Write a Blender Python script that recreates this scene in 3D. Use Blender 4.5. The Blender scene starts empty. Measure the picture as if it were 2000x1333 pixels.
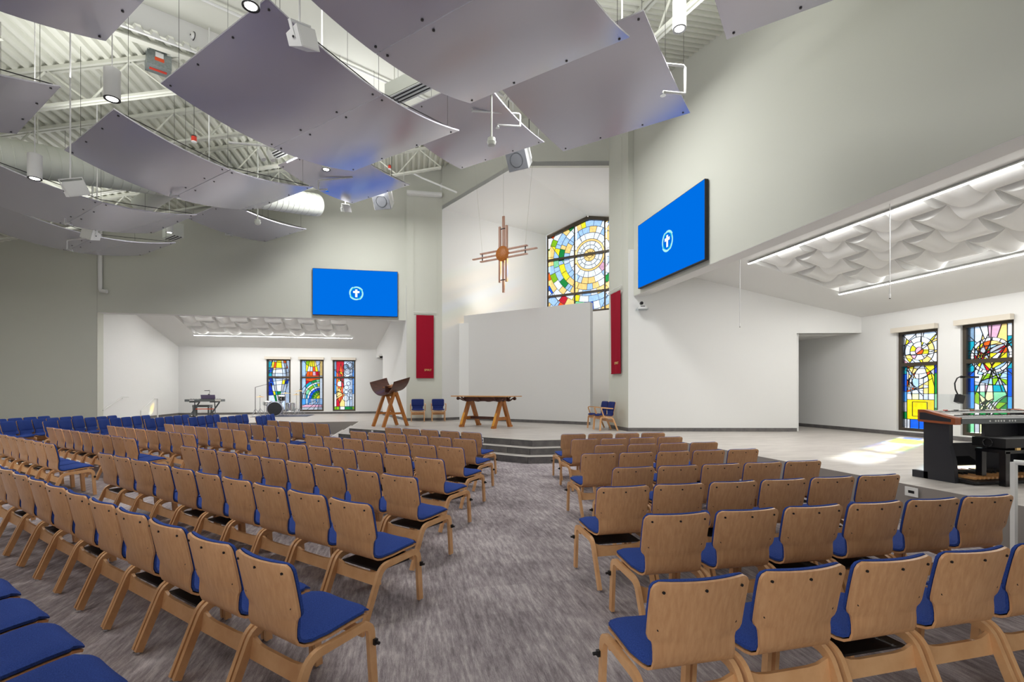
import bpy, bmesh, math, random
from mathutils import Vector, Matrix, Euler
from mathutils.geometry import delaunay_2d_cdt
R = random.Random(7)
PI = math.pi
SC = bpy.context.scene
COL = SC.collection

# ---------------------------------------------------------------- camera (level shift lens), world, sun, lamps
F, CX, HY, YAW, EYE = 960.3, 977.34, 762.28, 0.1882, 1.62
cam_d = bpy.data.cameras.new('camera'); cam = bpy.data.objects.new('camera', cam_d); COL.objects.link(cam)
cam_d.sensor_width = 36.0; cam_d.sensor_fit = 'HORIZONTAL'
cam_d.lens = 36.0 * F / 2000.0
cam_d.shift_x = -(CX - 1000.0) / 2000.0
cam_d.shift_y = (HY - 666.5) / 2000.0
cam_d.clip_start = 0.05; cam_d.clip_end = 200
cam.location = (0, 0, EYE); cam.rotation_euler = (PI / 2, 0, -YAW)
SC.camera = cam

W = bpy.data.worlds.new('world'); SC.world = W; W.use_nodes = True
bg = W.node_tree.nodes['Background']
bg.inputs['Color'].default_value = (0.86, 0.93, 1.0, 1); bg.inputs['Strength'].default_value = 0.9

sun_d = bpy.data.lights.new('sun', 'SUN'); sun_d.energy = 15.0; sun_d.angle = 0.035; sun_d.color = (1.0, 0.95, 0.86)
sun = bpy.data.objects.new('sun', sun_d); COL.objects.link(sun)
sun.location = (40, 30, 25)
sun.rotation_euler = Vector((-0.86, -0.508, -0.40)).to_track_quat('-Z', 'Y').to_euler()

def area(name, loc, direction, size, power, color=(0.99, 0.99, 0.985), sy=None):
    d = bpy.data.lights.new(name, 'AREA'); d.energy = power; d.color = color
    d.shape = 'RECTANGLE'; d.size = size; d.size_y = sy or size
    o = bpy.data.objects.new(name, d); COL.objects.link(o); o.location = loc
    o.rotation_euler = Vector(direction).to_track_quat('-Z', 'Y').to_euler()
    return o
HALL = 0.62
PENDANT = 0.6
# soft downward fill lights added over the hall, no fixtures
for (x, y, z, p) in ((-9.5, 7.0, 5.6, 170), (-10.6, 12.0, 5.1, 200), (-3.2, 4.2, 6.8, 150), (-1.6, 15.4, 8.2, 430),
                     (2.6, 1.0, 6.0, 40), (2.9, 9.9, 8.2, 430), (-6.0, -1.5, 5.6, 110)):
    area('hall_fill', (x, y, z), (0, 0, -1), 1.6, p * HALL)
# upward fill lights added above the clouds to brighten the roof deck, no fixtures
for (x, y, z, p) in ((-9.0, 15.8, 6.4, 55), (-5.4, 10.4, 6.8, 75), (-1.9, 14.4, 7.6, 150), (3.5, 6.2, 6.9, 95), (-1.2, 7.9, 7.4, 100), (-9.5, 9.5, 5.7, 55)):
    area('deck_fill', (x, y, z), (0, 0, 1), 2.4, p * HALL)
# unseen area light added before the rear wall to brighten the chair backs
area('rear_fill', (-3.0, -4.6, 2.2), (0.15, 1, -0.02), 9.0, 420 * HALL, (0.95, 0.97, 1.0), 3.2)
# cove lamps hidden behind the chancel screen wall and in the niche
area('niche_cove_lamp', (4.3, 18.1, 4.7), (0.3, 0.3, 1), 3.2, 40, (1, 0.98, 0.94), 0.4).rotation_euler.z += 0
area('niche_top_lamp', (5.2, 18.2, 9.0), (0.1, 0.1, -1), 1.6, 70, (1, 0.98, 0.94))

vs = SC.view_settings
vs.view_transform = 'Standard'; vs.look = 'None'; vs.gamma = 1.0; vs.use_curve_mapping = False
vs.exposure = 0.2
cy = SC.cycles
cy.max_bounces = 6; cy.diffuse_bounces = 4; cy.glossy_bounces = 3; cy.transmission_bounces = 4; cy.transparent_max_bounces = 12
cy.caustics_reflective = False; cy.caustics_refractive = False
cy.sample_clamp_indirect = 4.0; cy.use_denoising = True

# ---------------------------------------------------------------- helpers
def lin(c):
    return tuple((v / 12.92 if v <= 0.04045 else ((v + 0.055) / 1.055) ** 2.4) for v in c)
def rgb(r, g, b): return lin((r / 255, g / 255, b / 255))
MATS = {}
def pmat(name, col, rough=0.5, metal=0.0, spec=0.5, bump=0.0, bscale=40.0, vary=0.0, vscale=8.0, stretch=(1, 1, 1), col2=None, coat=0.0, emit=None, estr=0.0, objvary=0.0):
    m = bpy.data.materials.new(name); m.use_nodes = True
    nt = m.node_tree; N = nt.nodes; L = nt.links
    b = N['Principled BSDF']
    b.inputs['Base Color'].default_value = (*col, 1); b.inputs['Roughness'].default_value = rough
    b.inputs['Metallic'].default_value = metal; b.inputs['Specular IOR Level'].default_value = spec
    b.inputs['Coat Weight'].default_value = coat
    if emit:
        b.inputs['Emission Color'].default_value = (*emit, 1); b.inputs['Emission Strength'].default_value = estr
    if vary or bump or col2 or objvary:
        tc = N.new('ShaderNodeTexCoord'); mp = N.new('ShaderNodeMapping'); mp.inputs['Scale'].default_value = stretch
        L.new(tc.outputs['Object'], mp.inputs['Vector'])
        if objvary:
            oi = N.new('ShaderNodeObjectInfo'); vm = N.new('ShaderNodeVectorMath'); vm.operation = 'ADD'
            sc = N.new('ShaderNodeMath'); sc.operation = 'MULTIPLY'; sc.inputs[1].default_value = 37.0
            L.new(oi.outputs['Random'], sc.inputs[0]); L.new(mp.outputs[0], vm.inputs[0]); L.new(sc.outputs[0], vm.inputs[1])
            vec = vm.outputs[0]
        else:
            vec = mp.outputs[0]
        no = N.new('ShaderNodeTexNoise'); no.inputs['Scale'].default_value = vscale; no.inputs['Detail'].default_value = 6; no.inputs['Roughness'].default_value = 0.6
        L.new(vec, no.inputs['Vector'])
        c2 = col2 or tuple(v * (1 - vary) for v in col)
        rp = N.new('ShaderNodeMapRange'); rp.inputs['From Min'].default_value = 0.33; rp.inputs['From Max'].default_value = 0.67
        L.new(no.outputs['Fac'], rp.inputs['Value'])
        mx = N.new('ShaderNodeMix'); mx.data_type = 'RGBA'; mx.inputs[6].default_value = (*col, 1); mx.inputs[7].default_value = (*c2, 1)
        L.new(rp.outputs[0], mx.inputs[0])
        out = mx.outputs[2]
        if objvary:
            hs = N.new('ShaderNodeHueSaturation')
            mr = N.new('ShaderNodeMapRange'); mr.inputs['To Min'].default_value = 1 - objvary; mr.inputs['To Max'].default_value = 1 + objvary
            L.new(oi.outputs['Random'], mr.inputs['Value']); L.new(mr.outputs[0], hs.inputs['Value']); L.new(out, hs.inputs['Color'])
            out = hs.outputs[0]
        L.new(out, b.inputs['Base Color'])
        if bump:
            n2 = N.new('ShaderNodeTexNoise'); n2.inputs['Scale'].default_value = bscale; n2.inputs['Detail'].default_value = 3
            L.new(vec, n2.inputs['Vector'])
            bp = N.new('ShaderNodeBump'); bp.inputs['Strength'].default_value = bump; bp.inputs['Distance'].default_value = 0.01
            L.new(n2.outputs['Fac'], bp.inputs['Height']); L.new(bp.outputs[0], b.inputs['Normal'])
    MATS[name] = m
    return m
def emat(name, col, s):
    m = bpy.data.materials.new(name); m.use_nodes = True; nt = m.node_tree
    for n in list(nt.nodes): nt.nodes.remove(n)
    o = nt.nodes.new('ShaderNodeOutputMaterial'); e = nt.nodes.new('ShaderNodeEmission')
    e.inputs[0].default_value = (*col, 1); e.inputs[1].default_value = s
    nt.links.new(e.outputs[0], o.inputs[0]); MATS[name] = m; return m
GL = {}
def gmat(col, scat=0.12):
    """stained glass: coloured clear transmission with a faint surface gloss"""
    k = tuple(round(v, 3) for v in col) + (scat,)
    if k in GL: return GL[k]
    m = bpy.data.materials.new('stained_glass'); m.use_nodes = True; nt = m.node_tree; N = nt.nodes; L = nt.links
    for n in list(N): N.remove(n)
    o = N.new('ShaderNodeOutputMaterial'); t = N.new('ShaderNodeBsdfTransparent'); tr = N.new('ShaderNodeBsdfTranslucent'); g = N.new('ShaderNodeBsdfGlossy'); mx = N.new('ShaderNodeMixShader'); m2 = N.new('ShaderNodeMixShader')
    no = N.new('ShaderNodeTexNoise'); no.inputs['Scale'].default_value = 9.0
    tc = N.new('ShaderNodeTexCoord'); L.new(tc.outputs['Object'], no.inputs['Vector'])
    mr = N.new('ShaderNodeMapRange'); mr.inputs['To Min'].default_value = 0.8; mr.inputs['To Max'].default_value = 1.08; L.new(no.outputs['Fac'], mr.inputs['Value'])
    vm = N.new('ShaderNodeVectorMath'); vm.operation = 'SCALE'; vm.inputs[0].default_value = [math.sqrt(max(v, 0.0)) for v in col]; L.new(mr.outputs[0], vm.inputs['Scale'])
    L.new(vm.outputs[0], t.inputs[0]); L.new(vm.outputs[0], tr.inputs[0])
    g.inputs['Roughness'].default_value = 0.15; g.inputs['Color'].default_value = (1, 1, 1, 1)
    m2.inputs[0].default_value = scat; L.new(t.outputs[0], m2.inputs[1]); L.new(tr.outputs[0], m2.inputs[2])
    mx.inputs[0].default_value = 0.03; L.new(m2.outputs[0], mx.inputs[1]); L.new(g.outputs[0], mx.inputs[2]); L.new(mx.outputs[0], o.inputs[0])
    GL[k] = m; return m

class MB:
    def __init__(s): s.v = []; s.f = []; s.mi = []
    def add(s, vs, fs, mi=0):
        n = len(s.v); s.v += [tuple(p) for p in vs]
        for q in fs: s.f.append(tuple(i + n for i in q)); s.mi.append(mi)
        return s
    def box(s, c, size, rot=None, mi=0):
        hx, hy, hz = size[0] / 2, size[1] / 2, size[2] / 2
        P = [Vector((a * hx, b * hy, d * hz)) for d in (-1, 1) for b in (-1, 1) for a in (-1, 1)]
        if rot is not None:
            M = rot if isinstance(rot, Matrix) else Euler(rot).to_matrix(); P = [M @ p for p in P]
        c = Vector(c)
        return s.add([p + c for p in P], [(0, 2, 3, 1), (4, 5, 7, 6), (0, 1, 5, 4), (2, 6, 7, 3), (0, 4, 6, 2), (1, 3, 7, 5)], mi)
    def bb(s, a, b, mi=0):
        return s.box([(a[i] + b[i]) / 2 for i in range(3)], [abs(b[i] - a[i]) for i in range(3)], mi=mi)
    def beam(s, p0, p1, w, h, up=(0, 0, 1), mi=0):
        p0 = Vector(p0); p1 = Vector(p1); d = (p1 - p0); L = d.length; d.normalize()
        up = Vector(up); sx = d.cross(up)
        if sx.length < 1e-4: sx = d.cross(Vector((1, 0, 0)))
        sx.normalize(); sz = sx.cross(d)
        M = Matrix((sx, d, sz)).transposed()
        return s.box((p0 + p1) / 2, (w, L, h), M, mi)
    def prism(s, poly, z0, z1, mi=0, mt=None):
        n = len(poly); a = sum(poly[i][0] * poly[(i + 1) % n][1] - poly[(i + 1) % n][0] * poly[i][1] for i in range(n))
        if a < 0: poly = poly[::-1]
        z0f = z0 if callable(z0) else (lambda x, y: z0); z1f = z1 if callable(z1) else (lambda x, y: z1)
        s.add([(x, y, z0f(x, y)) for x, y in poly] + [(x, y, z1f(x, y)) for x, y in poly], [], mi)
        b = len(s.v) - 2 * n
        s.f.append(tuple(b + i for i in range(n))[::-1]); s.mi.append(mi)
        s.f.append(tuple(b + n + i for i in range(n))); s.mi.append(mi if mt is None else mt)
        for i in range(n):
            j = (i + 1) % n; s.f.append((b + i, b + j, b + n + j, b + n + i)); s.mi.append(mi)
        return s
    def tube(s, pts, r, n=8, cap=True, mi=0):
        pts = [Vector(p) for p in pts]; rr = r if isinstance(r, (list, tuple)) else [r] * len(pts)
        b = len(s.v); prev = None
        for i, p in enumerate(pts):
            d = (pts[min(i + 1, len(pts) - 1)] - pts[max(i - 1, 0)]).normalized()
            if prev is None:
                u = d.cross(Vector((0, 0, 1)))
                if u.length < 1e-3: u = d.cross(Vector((1, 0, 0)))
            else:
                u = prev - d * prev.dot(d)
                if u.length < 1e-5: u = d.cross(Vector((0.3, 0.5, 0.8)))
            u.normalize(); prev = u; w = d.cross(u)
            for k in range(n):
                a = 2 * PI * k / n; s.v.append(tuple(p + (u * math.cos(a) + w * math.sin(a)) * rr[i]))
        for i in range(len(pts) - 1):
            for k in range(n):
                k2 = (k + 1) % n; s.f.append((b + i * n + k, b + i * n + k2, b + (i + 1) * n + k2, b + (i + 1) * n + k)); s.mi.append(mi)
        if cap:
            s.f.append(tuple(b + k for k in range(n))[::-1]); s.mi.append(mi)
            e = b + (len(pts) - 1) * n; s.f.append(tuple(e + k for k in range(n))); s.mi.append(mi)
        return s
    def cyl(s, p0, p1, r, n=16, mi=0): return s.tube([p0, p1], r, n, True, mi)
    def sheet(s, rows, off, mi=0):
        """closed slab from a grid of points: rows[i][j]; off(i,j) gives the vector to the other face"""
        n = len(rows); m = len(rows[0]); b = len(s.v)
        for i in range(n):
            for j in range(m): s.v.append(tuple(rows[i][j]))
        for i in range(n):
            for j in range(m): s.v.append(tuple(Vector(rows[i][j]) + Vector(off(i, j))))
        o = n * m
        for i in range(n - 1):
            for j in range(m - 1):
                q = (b + i * m + j, b + i * m + j + 1, b + (i + 1) * m + j + 1, b + (i + 1) * m + j)
                s.f.append(q); s.f.append(tuple(k + o for k in q[::-1])); s.mi += [mi, mi]
        per = [(0, j) for j in range(m)] + [(i, m - 1) for i in range(1, n)] + [(n - 1, j) for j in range(m - 2, -1, -1)] + [(i, 0) for i in range(n - 2, 0, -1)]
        for k in range(len(per)):
            a = b + per[k][0] * m + per[k][1]; c = b + per[(k + 1) % len(per)][0] * m + per[(k + 1) % len(per)][1]
            s.f.append((c, a, a + o, c + o)); s.mi.append(mi)
        return s
    def build(s, name, mat, parent=None, smooth=False, loc=None, rot=None):
        me = bpy.data.meshes.new(name); me.from_pydata(s.v, [], s.f)
        for m in (mat if isinstance(mat, (list, tuple)) else [mat]): me.materials.append(MATS[m] if isinstance(m, str) else m)
        if any(s.mi): me.polygons.foreach_set('material_index', s.mi)
        if smooth:
            me.polygons.foreach_set('use_smooth', [True] * len(me.polygons))
            try: me.set_sharp_from_angle(angle=0.7)
            except Exception: pass
        me.update()
        return link(name, me, parent, loc, rot)
def link(name, me, parent=None, loc=None, rot=None):
    o = bpy.data.objects.new(name, me); COL.objects.link(o)
    if parent is not None: o.parent = parent
    if loc is not None: o.location = loc
    if rot is not None: o.rotation_euler = rot
    return o
def tag(o, label, cat, group=None):
    o['label'] = label; o['category'] = cat
    if group: o['group'] = group
    return o
def thing(name, label, cat, loc=(0, 0, 0), rz=0.0, group=None, rot=None):
    o = bpy.data.objects.new(name, None); COL.objects.link(o); o.empty_display_size = 0.1
    o.location = loc; o.rotation_euler = rot or (0, 0, rz)
    return tag(o, label, cat, group)
def struct(o):
    o['kind'] = 'structure'; return o
def dup(o, parent=None):
    c = o.copy(); COL.objects.link(c)
    if parent is not None: c.parent = parent
    for ch in list(o.children): dup(ch, c)
    return c
ORD = ['first', 'second', 'third', 'fourth', 'fifth', 'sixth', 'seventh', 'eighth', 'ninth', 'tenth', 'eleventh', 'twelfth', 'thirteenth']
U45 = math.sqrt(0.5)
DV = Vector((U45, U45, 0)); EV = Vector((-U45, U45, 0))       # chancel axis; along the chancel screen wall
def mir(x, y): return (y - 12.8, x + 12.8)                   # the building is symmetric about the chancel axis

# ---------------------------------------------------------------- materials
pmat('paint_sage', rgb(209, 210, 199), 0.75, spec=0.25, bump=0.03, bscale=90)
pmat('paint_white', rgb(232, 232, 230), 0.75, spec=0.25, bump=0.02, bscale=90)
pmat('paint_screen', rgb(222, 221, 219), 0.75, spec=0.25, bump=0.02, bscale=90)
pmat('deck_paint', rgb(214, 215, 202), 0.55, spec=0.35)
pmat('steel_paint', rgb(212, 213, 201), 0.5, spec=0.4)
pmat('white_metal', rgb(232, 232, 230), 0.4, spec=0.5)
pmat('duct_paint', rgb(222, 225, 216), 0.5, spec=0.4)
pmat('cloud_panel', rgb(208, 206, 218), 0.26, metal=0.6, spec=0.5)
pmat('cloud_edge', rgb(205, 205, 208), 0.4)
pmat('dark_metal', rgb(40, 38, 38), 0.45, spec=0.5)
pmat('black', rgb(14, 14, 16), 0.5)
pmat('black_gloss', rgb(20, 20, 24), 0.25)
pmat('chrome', rgb(225, 228, 232), 0.12, metal=1.0)
pmat('galv', rgb(150, 158, 158), 0.4, metal=0.6, vary=0.25, vscale=25)
pmat('bronze', rgb(74, 66, 56), 0.45, metal=0.3)
pmat('lead', rgb(30, 30, 32), 0.6)
pmat('beech_ply', rgb(206, 158, 114), 0.36, spec=0.45, vscale=3.5, stretch=(16, 16, 1.0), col2=rgb(190, 140, 97), objvary=0.07)
pmat('beech_edge', rgb(220, 172, 124), 0.4, spec=0.4, vscale=3, stretch=(2, 2, 2), col2=rgb(204, 152, 104), objvary=0.05)
pmat('fabric_blue', rgb(56, 82, 156), 0.9, spec=0.15, vscale=220, col2=rgb(38, 58, 124), bump=0.25, bscale=500)
pmat('fabric_navy', rgb(42, 56, 118), 0.9, spec=0.15, vscale=220, col2=rgb(32, 42, 94), bump=0.25, bscale=500)
pmat('walnut', rgb(96, 56, 44), 0.35, vscale=3, stretch=(8, 1, 8), col2=rgb(66, 38, 32), coat=0.2)
pmat('oak', rgb(196, 126, 52), 0.4, vscale=3, stretch=(8, 8, 0.8), col2=rgb(160, 92, 34), coat=0.1)
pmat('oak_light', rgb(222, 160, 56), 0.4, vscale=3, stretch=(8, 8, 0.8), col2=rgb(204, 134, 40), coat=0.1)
pmat('maple_top', rgb(216, 164, 104), 0.35, vscale=3, stretch=(1, 8, 8), col2=rgb(190, 134, 80))
pmat('cross_wood', rgb(196, 150, 124), 0.4, vscale=3, stretch=(8, 8, 1), col2=rgb(168, 120, 98))
pmat('banner_red', rgb(158, 20, 44), 0.85, spec=0.15, vscale=60, vary=0.12)
pmat('gold', rgb(226, 190, 120), 0.4, metal=0.2)
pmat('riser_tile', rgb(112, 108, 106), 0.55, vscale=6, col2=rgb(88, 86, 86), bump=0.05, bscale=30, objvary=0.05)
pmat('fascia_paint', rgb(150, 143, 138), 0.7)
pmat('nosing', rgb(222, 218, 210), 0.45)
pmat('organ_body', rgb(34, 35, 42), 0.5)
pmat('organ_strip', rgb(100, 104, 106), 0.35, metal=0.4)
pmat('cherry', rgb(168, 92, 52), 0.35, vscale=3, stretch=(6, 1, 6), col2=rgb(136, 68, 36))
pmat('grille', rgb(112, 114, 118), 0.7, bump=0.5, bscale=300)
pmat('orange_paint', rgb(222, 84, 40), 0.5)
pmat('red_paint', rgb(190, 50, 30), 0.5)
pmat('paper', rgb(240, 240, 238), 0.6)
pmat('shade_fabric', rgb(216, 208, 194), 0.8)
pmat('purple_lid', rgb(104, 92, 122), 0.4)
pmat('rug_dark', rgb(96, 100, 116), 0.95)
pmat('ring_mosaic', rgb(232, 150, 40), 0.3, vscale=45, col2=rgb(140, 34, 8), bump=0.6, bscale=60)
emat('lamp_lens', (1.0, 0.97, 0.92), 9.0)
emat('led_line', (1.0, 0.99, 0.97), 26.0)
emat('screen_blue', lin((0.0, 0.455, 0.93)), 0.82)
emat('logo_white', (1, 1, 1), 0.95); emat('logo_cyan', lin((0.72, 1.0, 1.0)), 0.8); emat('logo_teal', lin((0.1, 0.68, 0.86)), 1.0)
# acrylic
m = bpy.data.materials.new('acrylic'); m.use_nodes = True; nt = m.node_tree
for n in list(nt.nodes): nt.nodes.remove(n)
o_ = nt.nodes.new('ShaderNodeOutputMaterial'); t_ = nt.nodes.new('ShaderNodeBsdfTransparent'); g_ = nt.nodes.new('ShaderNodeBsdfGlossy'); x_ = nt.nodes.new('ShaderNodeMixShader')
t_.inputs[0].default_value = (0.93, 0.95, 0.96, 1); g_.inputs['Roughness'].default_value = 0.05; x_.inputs[0].default_value = 0.08
nt.links.new(t_.outputs[0], x_.inputs[1]); nt.links.new(g_.outputs[0], x_.inputs[2]); nt.links.new(x_.outputs[0], o_.inputs[0]); MATS['acrylic'] = m

def carpet():
    m = bpy.data.materials.new('carpet'); m.use_nodes = True; nt = m.node_tree; N = nt.nodes; L = nt.links; b = N['Principled BSDF']
    tc = N.new('ShaderNodeTexCoord'); mp = N.new('ShaderNodeMapping'); mp.inputs['Rotation'].default_value = (0, 0, 0.06); mp.inputs['Scale'].default_value = (13, 1.7, 1)
    L.new(tc.outputs['Object'], mp.inputs['Vector'])
    n1 = N.new('ShaderNodeTexNoise'); n1.inputs['Scale'].default_value = 2.2; n1.inputs['Detail'].default_value = 10; n1.inputs['Roughness'].default_value = 0.8
    n2 = N.new('ShaderNodeTexNoise'); n2.inputs['Scale'].default_value = 1.1; n2.inputs['Detail'].default_value = 4; n2.inputs['Roughness'].default_value = 0.65
    n3 = N.new('ShaderNodeTexNoise'); n3.inputs['Scale'].default_value = 190; n3.inputs['Detail'].default_value = 2
    L.new(mp.outputs[0], n1.inputs['Vector']); L.new(tc.outputs['Object'], n2.inputs['Vector']); L.new(tc.outputs['Object'], n3.inputs['Vector'])
    # carpet tiles laid ashlar: each tile a slightly different tone
    br = N.new('ShaderNodeTexBrick'); br.inputs['Scale'].default_value = 1.0; br.inputs['Brick Width'].default_value = 0.5; br.inputs['Row Height'].default_value = 0.5; br.inputs['Mortar Size'].default_value = 0.0
    br.inputs['Color1'].default_value = (0, 0, 0, 1); br.inputs['Color2'].default_value = (1, 1, 1, 1); L.new(tc.outputs['Object'], br.inputs['Vector'])
    ad = N.new('ShaderNodeMath'); ad.operation = 'MULTIPLY_ADD'; ad.inputs[1].default_value = 0.42; L.new(n2.outputs['Fac'], ad.inputs[0]); L.new(n1.outputs['Fac'], ad.inputs[2])
    a1 = N.new('ShaderNodeMath'); a1.operation = 'MULTIPLY_ADD'; a1.inputs[1].default_value = 0.06; L.new(br.outputs['Color'], a1.inputs[0]); L.new(ad.outputs[0], a1.inputs[2])
    a2 = N.new('ShaderNodeMath'); a2.operation = 'MULTIPLY_ADD'; a2.inputs[1].default_value = 0.22; L.new(n3.outputs['Fac'], a2.inputs[0]); L.new(a1.outputs[0], a2.inputs[2])
    cr = N.new('ShaderNodeValToRGB'); e = cr.color_ramp.elements
    e[0].position = 0.68; e[0].color = (*rgb(114, 106, 109), 1); e[1].position = 1.02; e[1].color = (*rgb(196, 188, 188), 1)
    k = e.new(0.8); k.color = (*rgb(144, 135, 138), 1); k = e.new(0.89); k.color = (*rgb(166, 157, 159), 1)
    L.new(a2.outputs[0], cr.inputs[0]); L.new(cr.outputs[0], b.inputs['Base Color'])
    b.inputs['Roughness'].default_value = 0.95; b.inputs['Specular IOR Level'].default_value = 0.1
    bp = N.new('ShaderNodeBump'); bp.inputs['Strength'].default_value = 0.3; bp.inputs['Distance'].default_value = 0.01; L.new(n3.outputs['Fac'], bp.inputs['Height']); L.new(bp.outputs[0], b.inputs['Normal'])
    MATS['carpet'] = m
carpet()
def vinyl():
    m = bpy.data.materials.new('stage_vinyl'); m.use_nodes = True; nt = m.node_tree; N = nt.nodes; L = nt.links; b = N['Principled BSDF']
    tc = N.new('ShaderNodeTexCoord'); mp = N.new('ShaderNodeMapping'); mp.inputs['Scale'].default_value = (0.9, 6, 1)
    L.new(tc.outputs['Object'], mp.inputs['Vector'])
    n1 = N.new('ShaderNodeTexNoise'); n1.inputs['Scale'].default_value = 1.5; n1.inputs['Detail'].default_value = 8; n1.inputs['Roughness'].default_value = 0.7
    L.new(mp.outputs[0], n1.inputs['Vector'])
    cr = N.new('ShaderNodeValToRGB'); e = cr.color_ramp.elements
    e[0].position = 0.35; e[0].color = (*rgb(172, 165, 159), 1); e[1].position = 0.68; e[1].color = (*rgb(203, 197, 190), 1)
    L.new(n1.outputs['Fac'], cr.inputs[0]); L.new(cr.outputs[0], b.inputs['Base Color'])
    b.inputs['Roughness'].default_value = 0.42; b.inputs['Specular IOR Level'].default_value = 0.45
    MATS['stage_vinyl'] = m
vinyl()
# ================================================================ the building shell
S = 0.45                                   # stage height
struct(MB().bb((-18.4, -5.6, -0.12), (13.2, 26.0, 0.0)).build('floor', 'carpet'))
ZS = 4.28                                  # underside of the upper walls
mb = MB().prism([(6.3, -5.2), (6.65, -5.2), (6.65, 12.87), (6.3, 12.94)], ZS, 11.2)
mb.bb((6.3, -5.2, 0), (6.65, 2.35, ZS)); struct(mb.build('wall_right', 'paint_sage'))
mb = MB().bb((-10.4, 19.1, ZS), (1.45, 19.45, 11.6)); mb.bb((-18.2, 19.1, 0), (-10.4, 19.45, 11.6))
struct(mb.build('wall_left', 'paint_sage'))
struct(MB().prism([(6.302, 2.36), (6.648, 2.36), (6.648, 12.86), (6.302, 12.93)], ZS - .006, ZS - .001).build('trim_2', 'paint_white'))
struct(MB().bb((-10.38, 19.102, ZS - .006), (-.02, 19.448, ZS - .001)).build('trim_3', 'paint_white'))
struct(MB().bb((-10.402, 19.095, 0), (-10.398, 19.1, 8.0)).build('trim_1', 'fascia_paint'))
struct(MB().bb((-18.4, -5.4, 0), (13.0, -5.2, 9)).build('wall_rear', 'paint_sage'))
struct(MB().bb((-18.4, -5.4, 0), (-18.1, 19.3, 9)).build('wall_side', 'paint_sage'))
# pillars flanking the chancel, in the plane of each hall wall
A = (6.15, 12.98); E_ = (10.78, 12.03)
struct(MB().prism([A, (6.15, 14.32), (6.62, 14.75), (6.75, 12.86)], S, 11.2).build('wall_pillar_right', 'paint_sage'))
LA = (-0.01, 19.0); LE = (-1.1, 23.58)
struct(MB().prism([LA, (1.335, 19.0), (1.75, 19.3), (0.1, 19.5)], S, 9.3).build('wall_pillar_left', 'paint_sage'))
# splayed white walls between chancel and transepts
struct(MB().prism([A, E_, (10.83, 12.25), (6.2, 13.2)], S, 5.6).build('wall_transept_right', 'paint_white'))
struct(MB().prism([A, (6.64, 12.88), (6.66, 13.05), (6.2, 13.2)], 5.6, 11.2).build('wall_return_right', 'paint_sage'))
struct(MB().prism([LA, LE, (-0.85, 23.64), (0.2, 19.1)], S, 5.6).build('wall_transept_left', 'paint_white'))
# corridor headers and corridor ends
struct(MB().prism([E_, (12.5, 11.63), (12.5, 11.85), (10.83, 12.25)], 3.22, 5.2).build('wall_header_right', 'paint_white'))
struct(MB().prism([LE, (-1.5, 25.3), (-1.25, 25.3), (-0.85, 23.64)], 3.22, 5.2).build('wall_header_left', 'paint_white'))
mb = MB().bb((10.78, 12.15, S), (10.95, 16.0, 3.3)).bb((10.8, 16.0, S), (12.7, 16.2, 3.4)).prism([(10.8, 12.15), (12.6, 11.72), (12.6, 16.1), (10.8, 16.1)], 3.22, 3.32)
struct(mb.build('wall_corridor_right', 'paint_white'))
mb = MB().bb((-0.9, 23.6, S), (2.0, 23.75, 3.3)).bb((2.0, 23.6, S), (2.2, 25.6, 3.4)).bb((-1.3, 23.7, 3.22), (2.1, 25.5, 3.32))
struct(mb.build('wall_corridor_left', 'paint_white'))

# window walls of the two transepts: (start, end) along the wall, sill and head heights
RW = [(9.61, 10.62), (8.11, 9.12), (6.55, 7.56)]            # openings in y on the wall x = 12.5
LW = [(-6.62, -5.53), (-5.1, -4.0), (-3.58, -2.5)]          # openings in x on the wall y = 25.3
WZ0, WZ1 = 0.58, 3.12
def window_wall(name, openings, a0, a1, ztop, mapf, mat):
    """boxes around the openings; mapf(a, depth) -> x, y"""
    mb = MB()
    def blk(p, q, z0, z1):
        mb.prism([mapf(p, 0), mapf(q, 0), mapf(q, 0.3), mapf(p, 0.3)], z0, z1)
    cur = a0
    for (p, q) in sorted(openings):
        blk(cur, p, 0.3, ztop); blk(p, q, 0.3, WZ0); blk(p, q, WZ1, ztop); cur = q
    blk(cur, a1, 0.3, ztop)
    return struct(mb.build(name, mat))
window_wall('wall_window_right', RW, 2.2, 16.2, 4.6, lambda a, d: (12.5 + d, a), 'paint_white')
window_wall('wall_window_left', LW, -10.7, 2.2, 4.6, lambda a, d: (a, 25.3 + d), 'paint_white')
struct(MB().bb((6.65, 2.15, 0), (12.8, 2.35, 5.6)).build('wall_end_right', 'paint_white'))
struct(MB().bb((-10.65, 19.45, 0), (-10.45, 25.6, 5.6)).build('wall_end_left', 'paint_white'))

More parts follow.
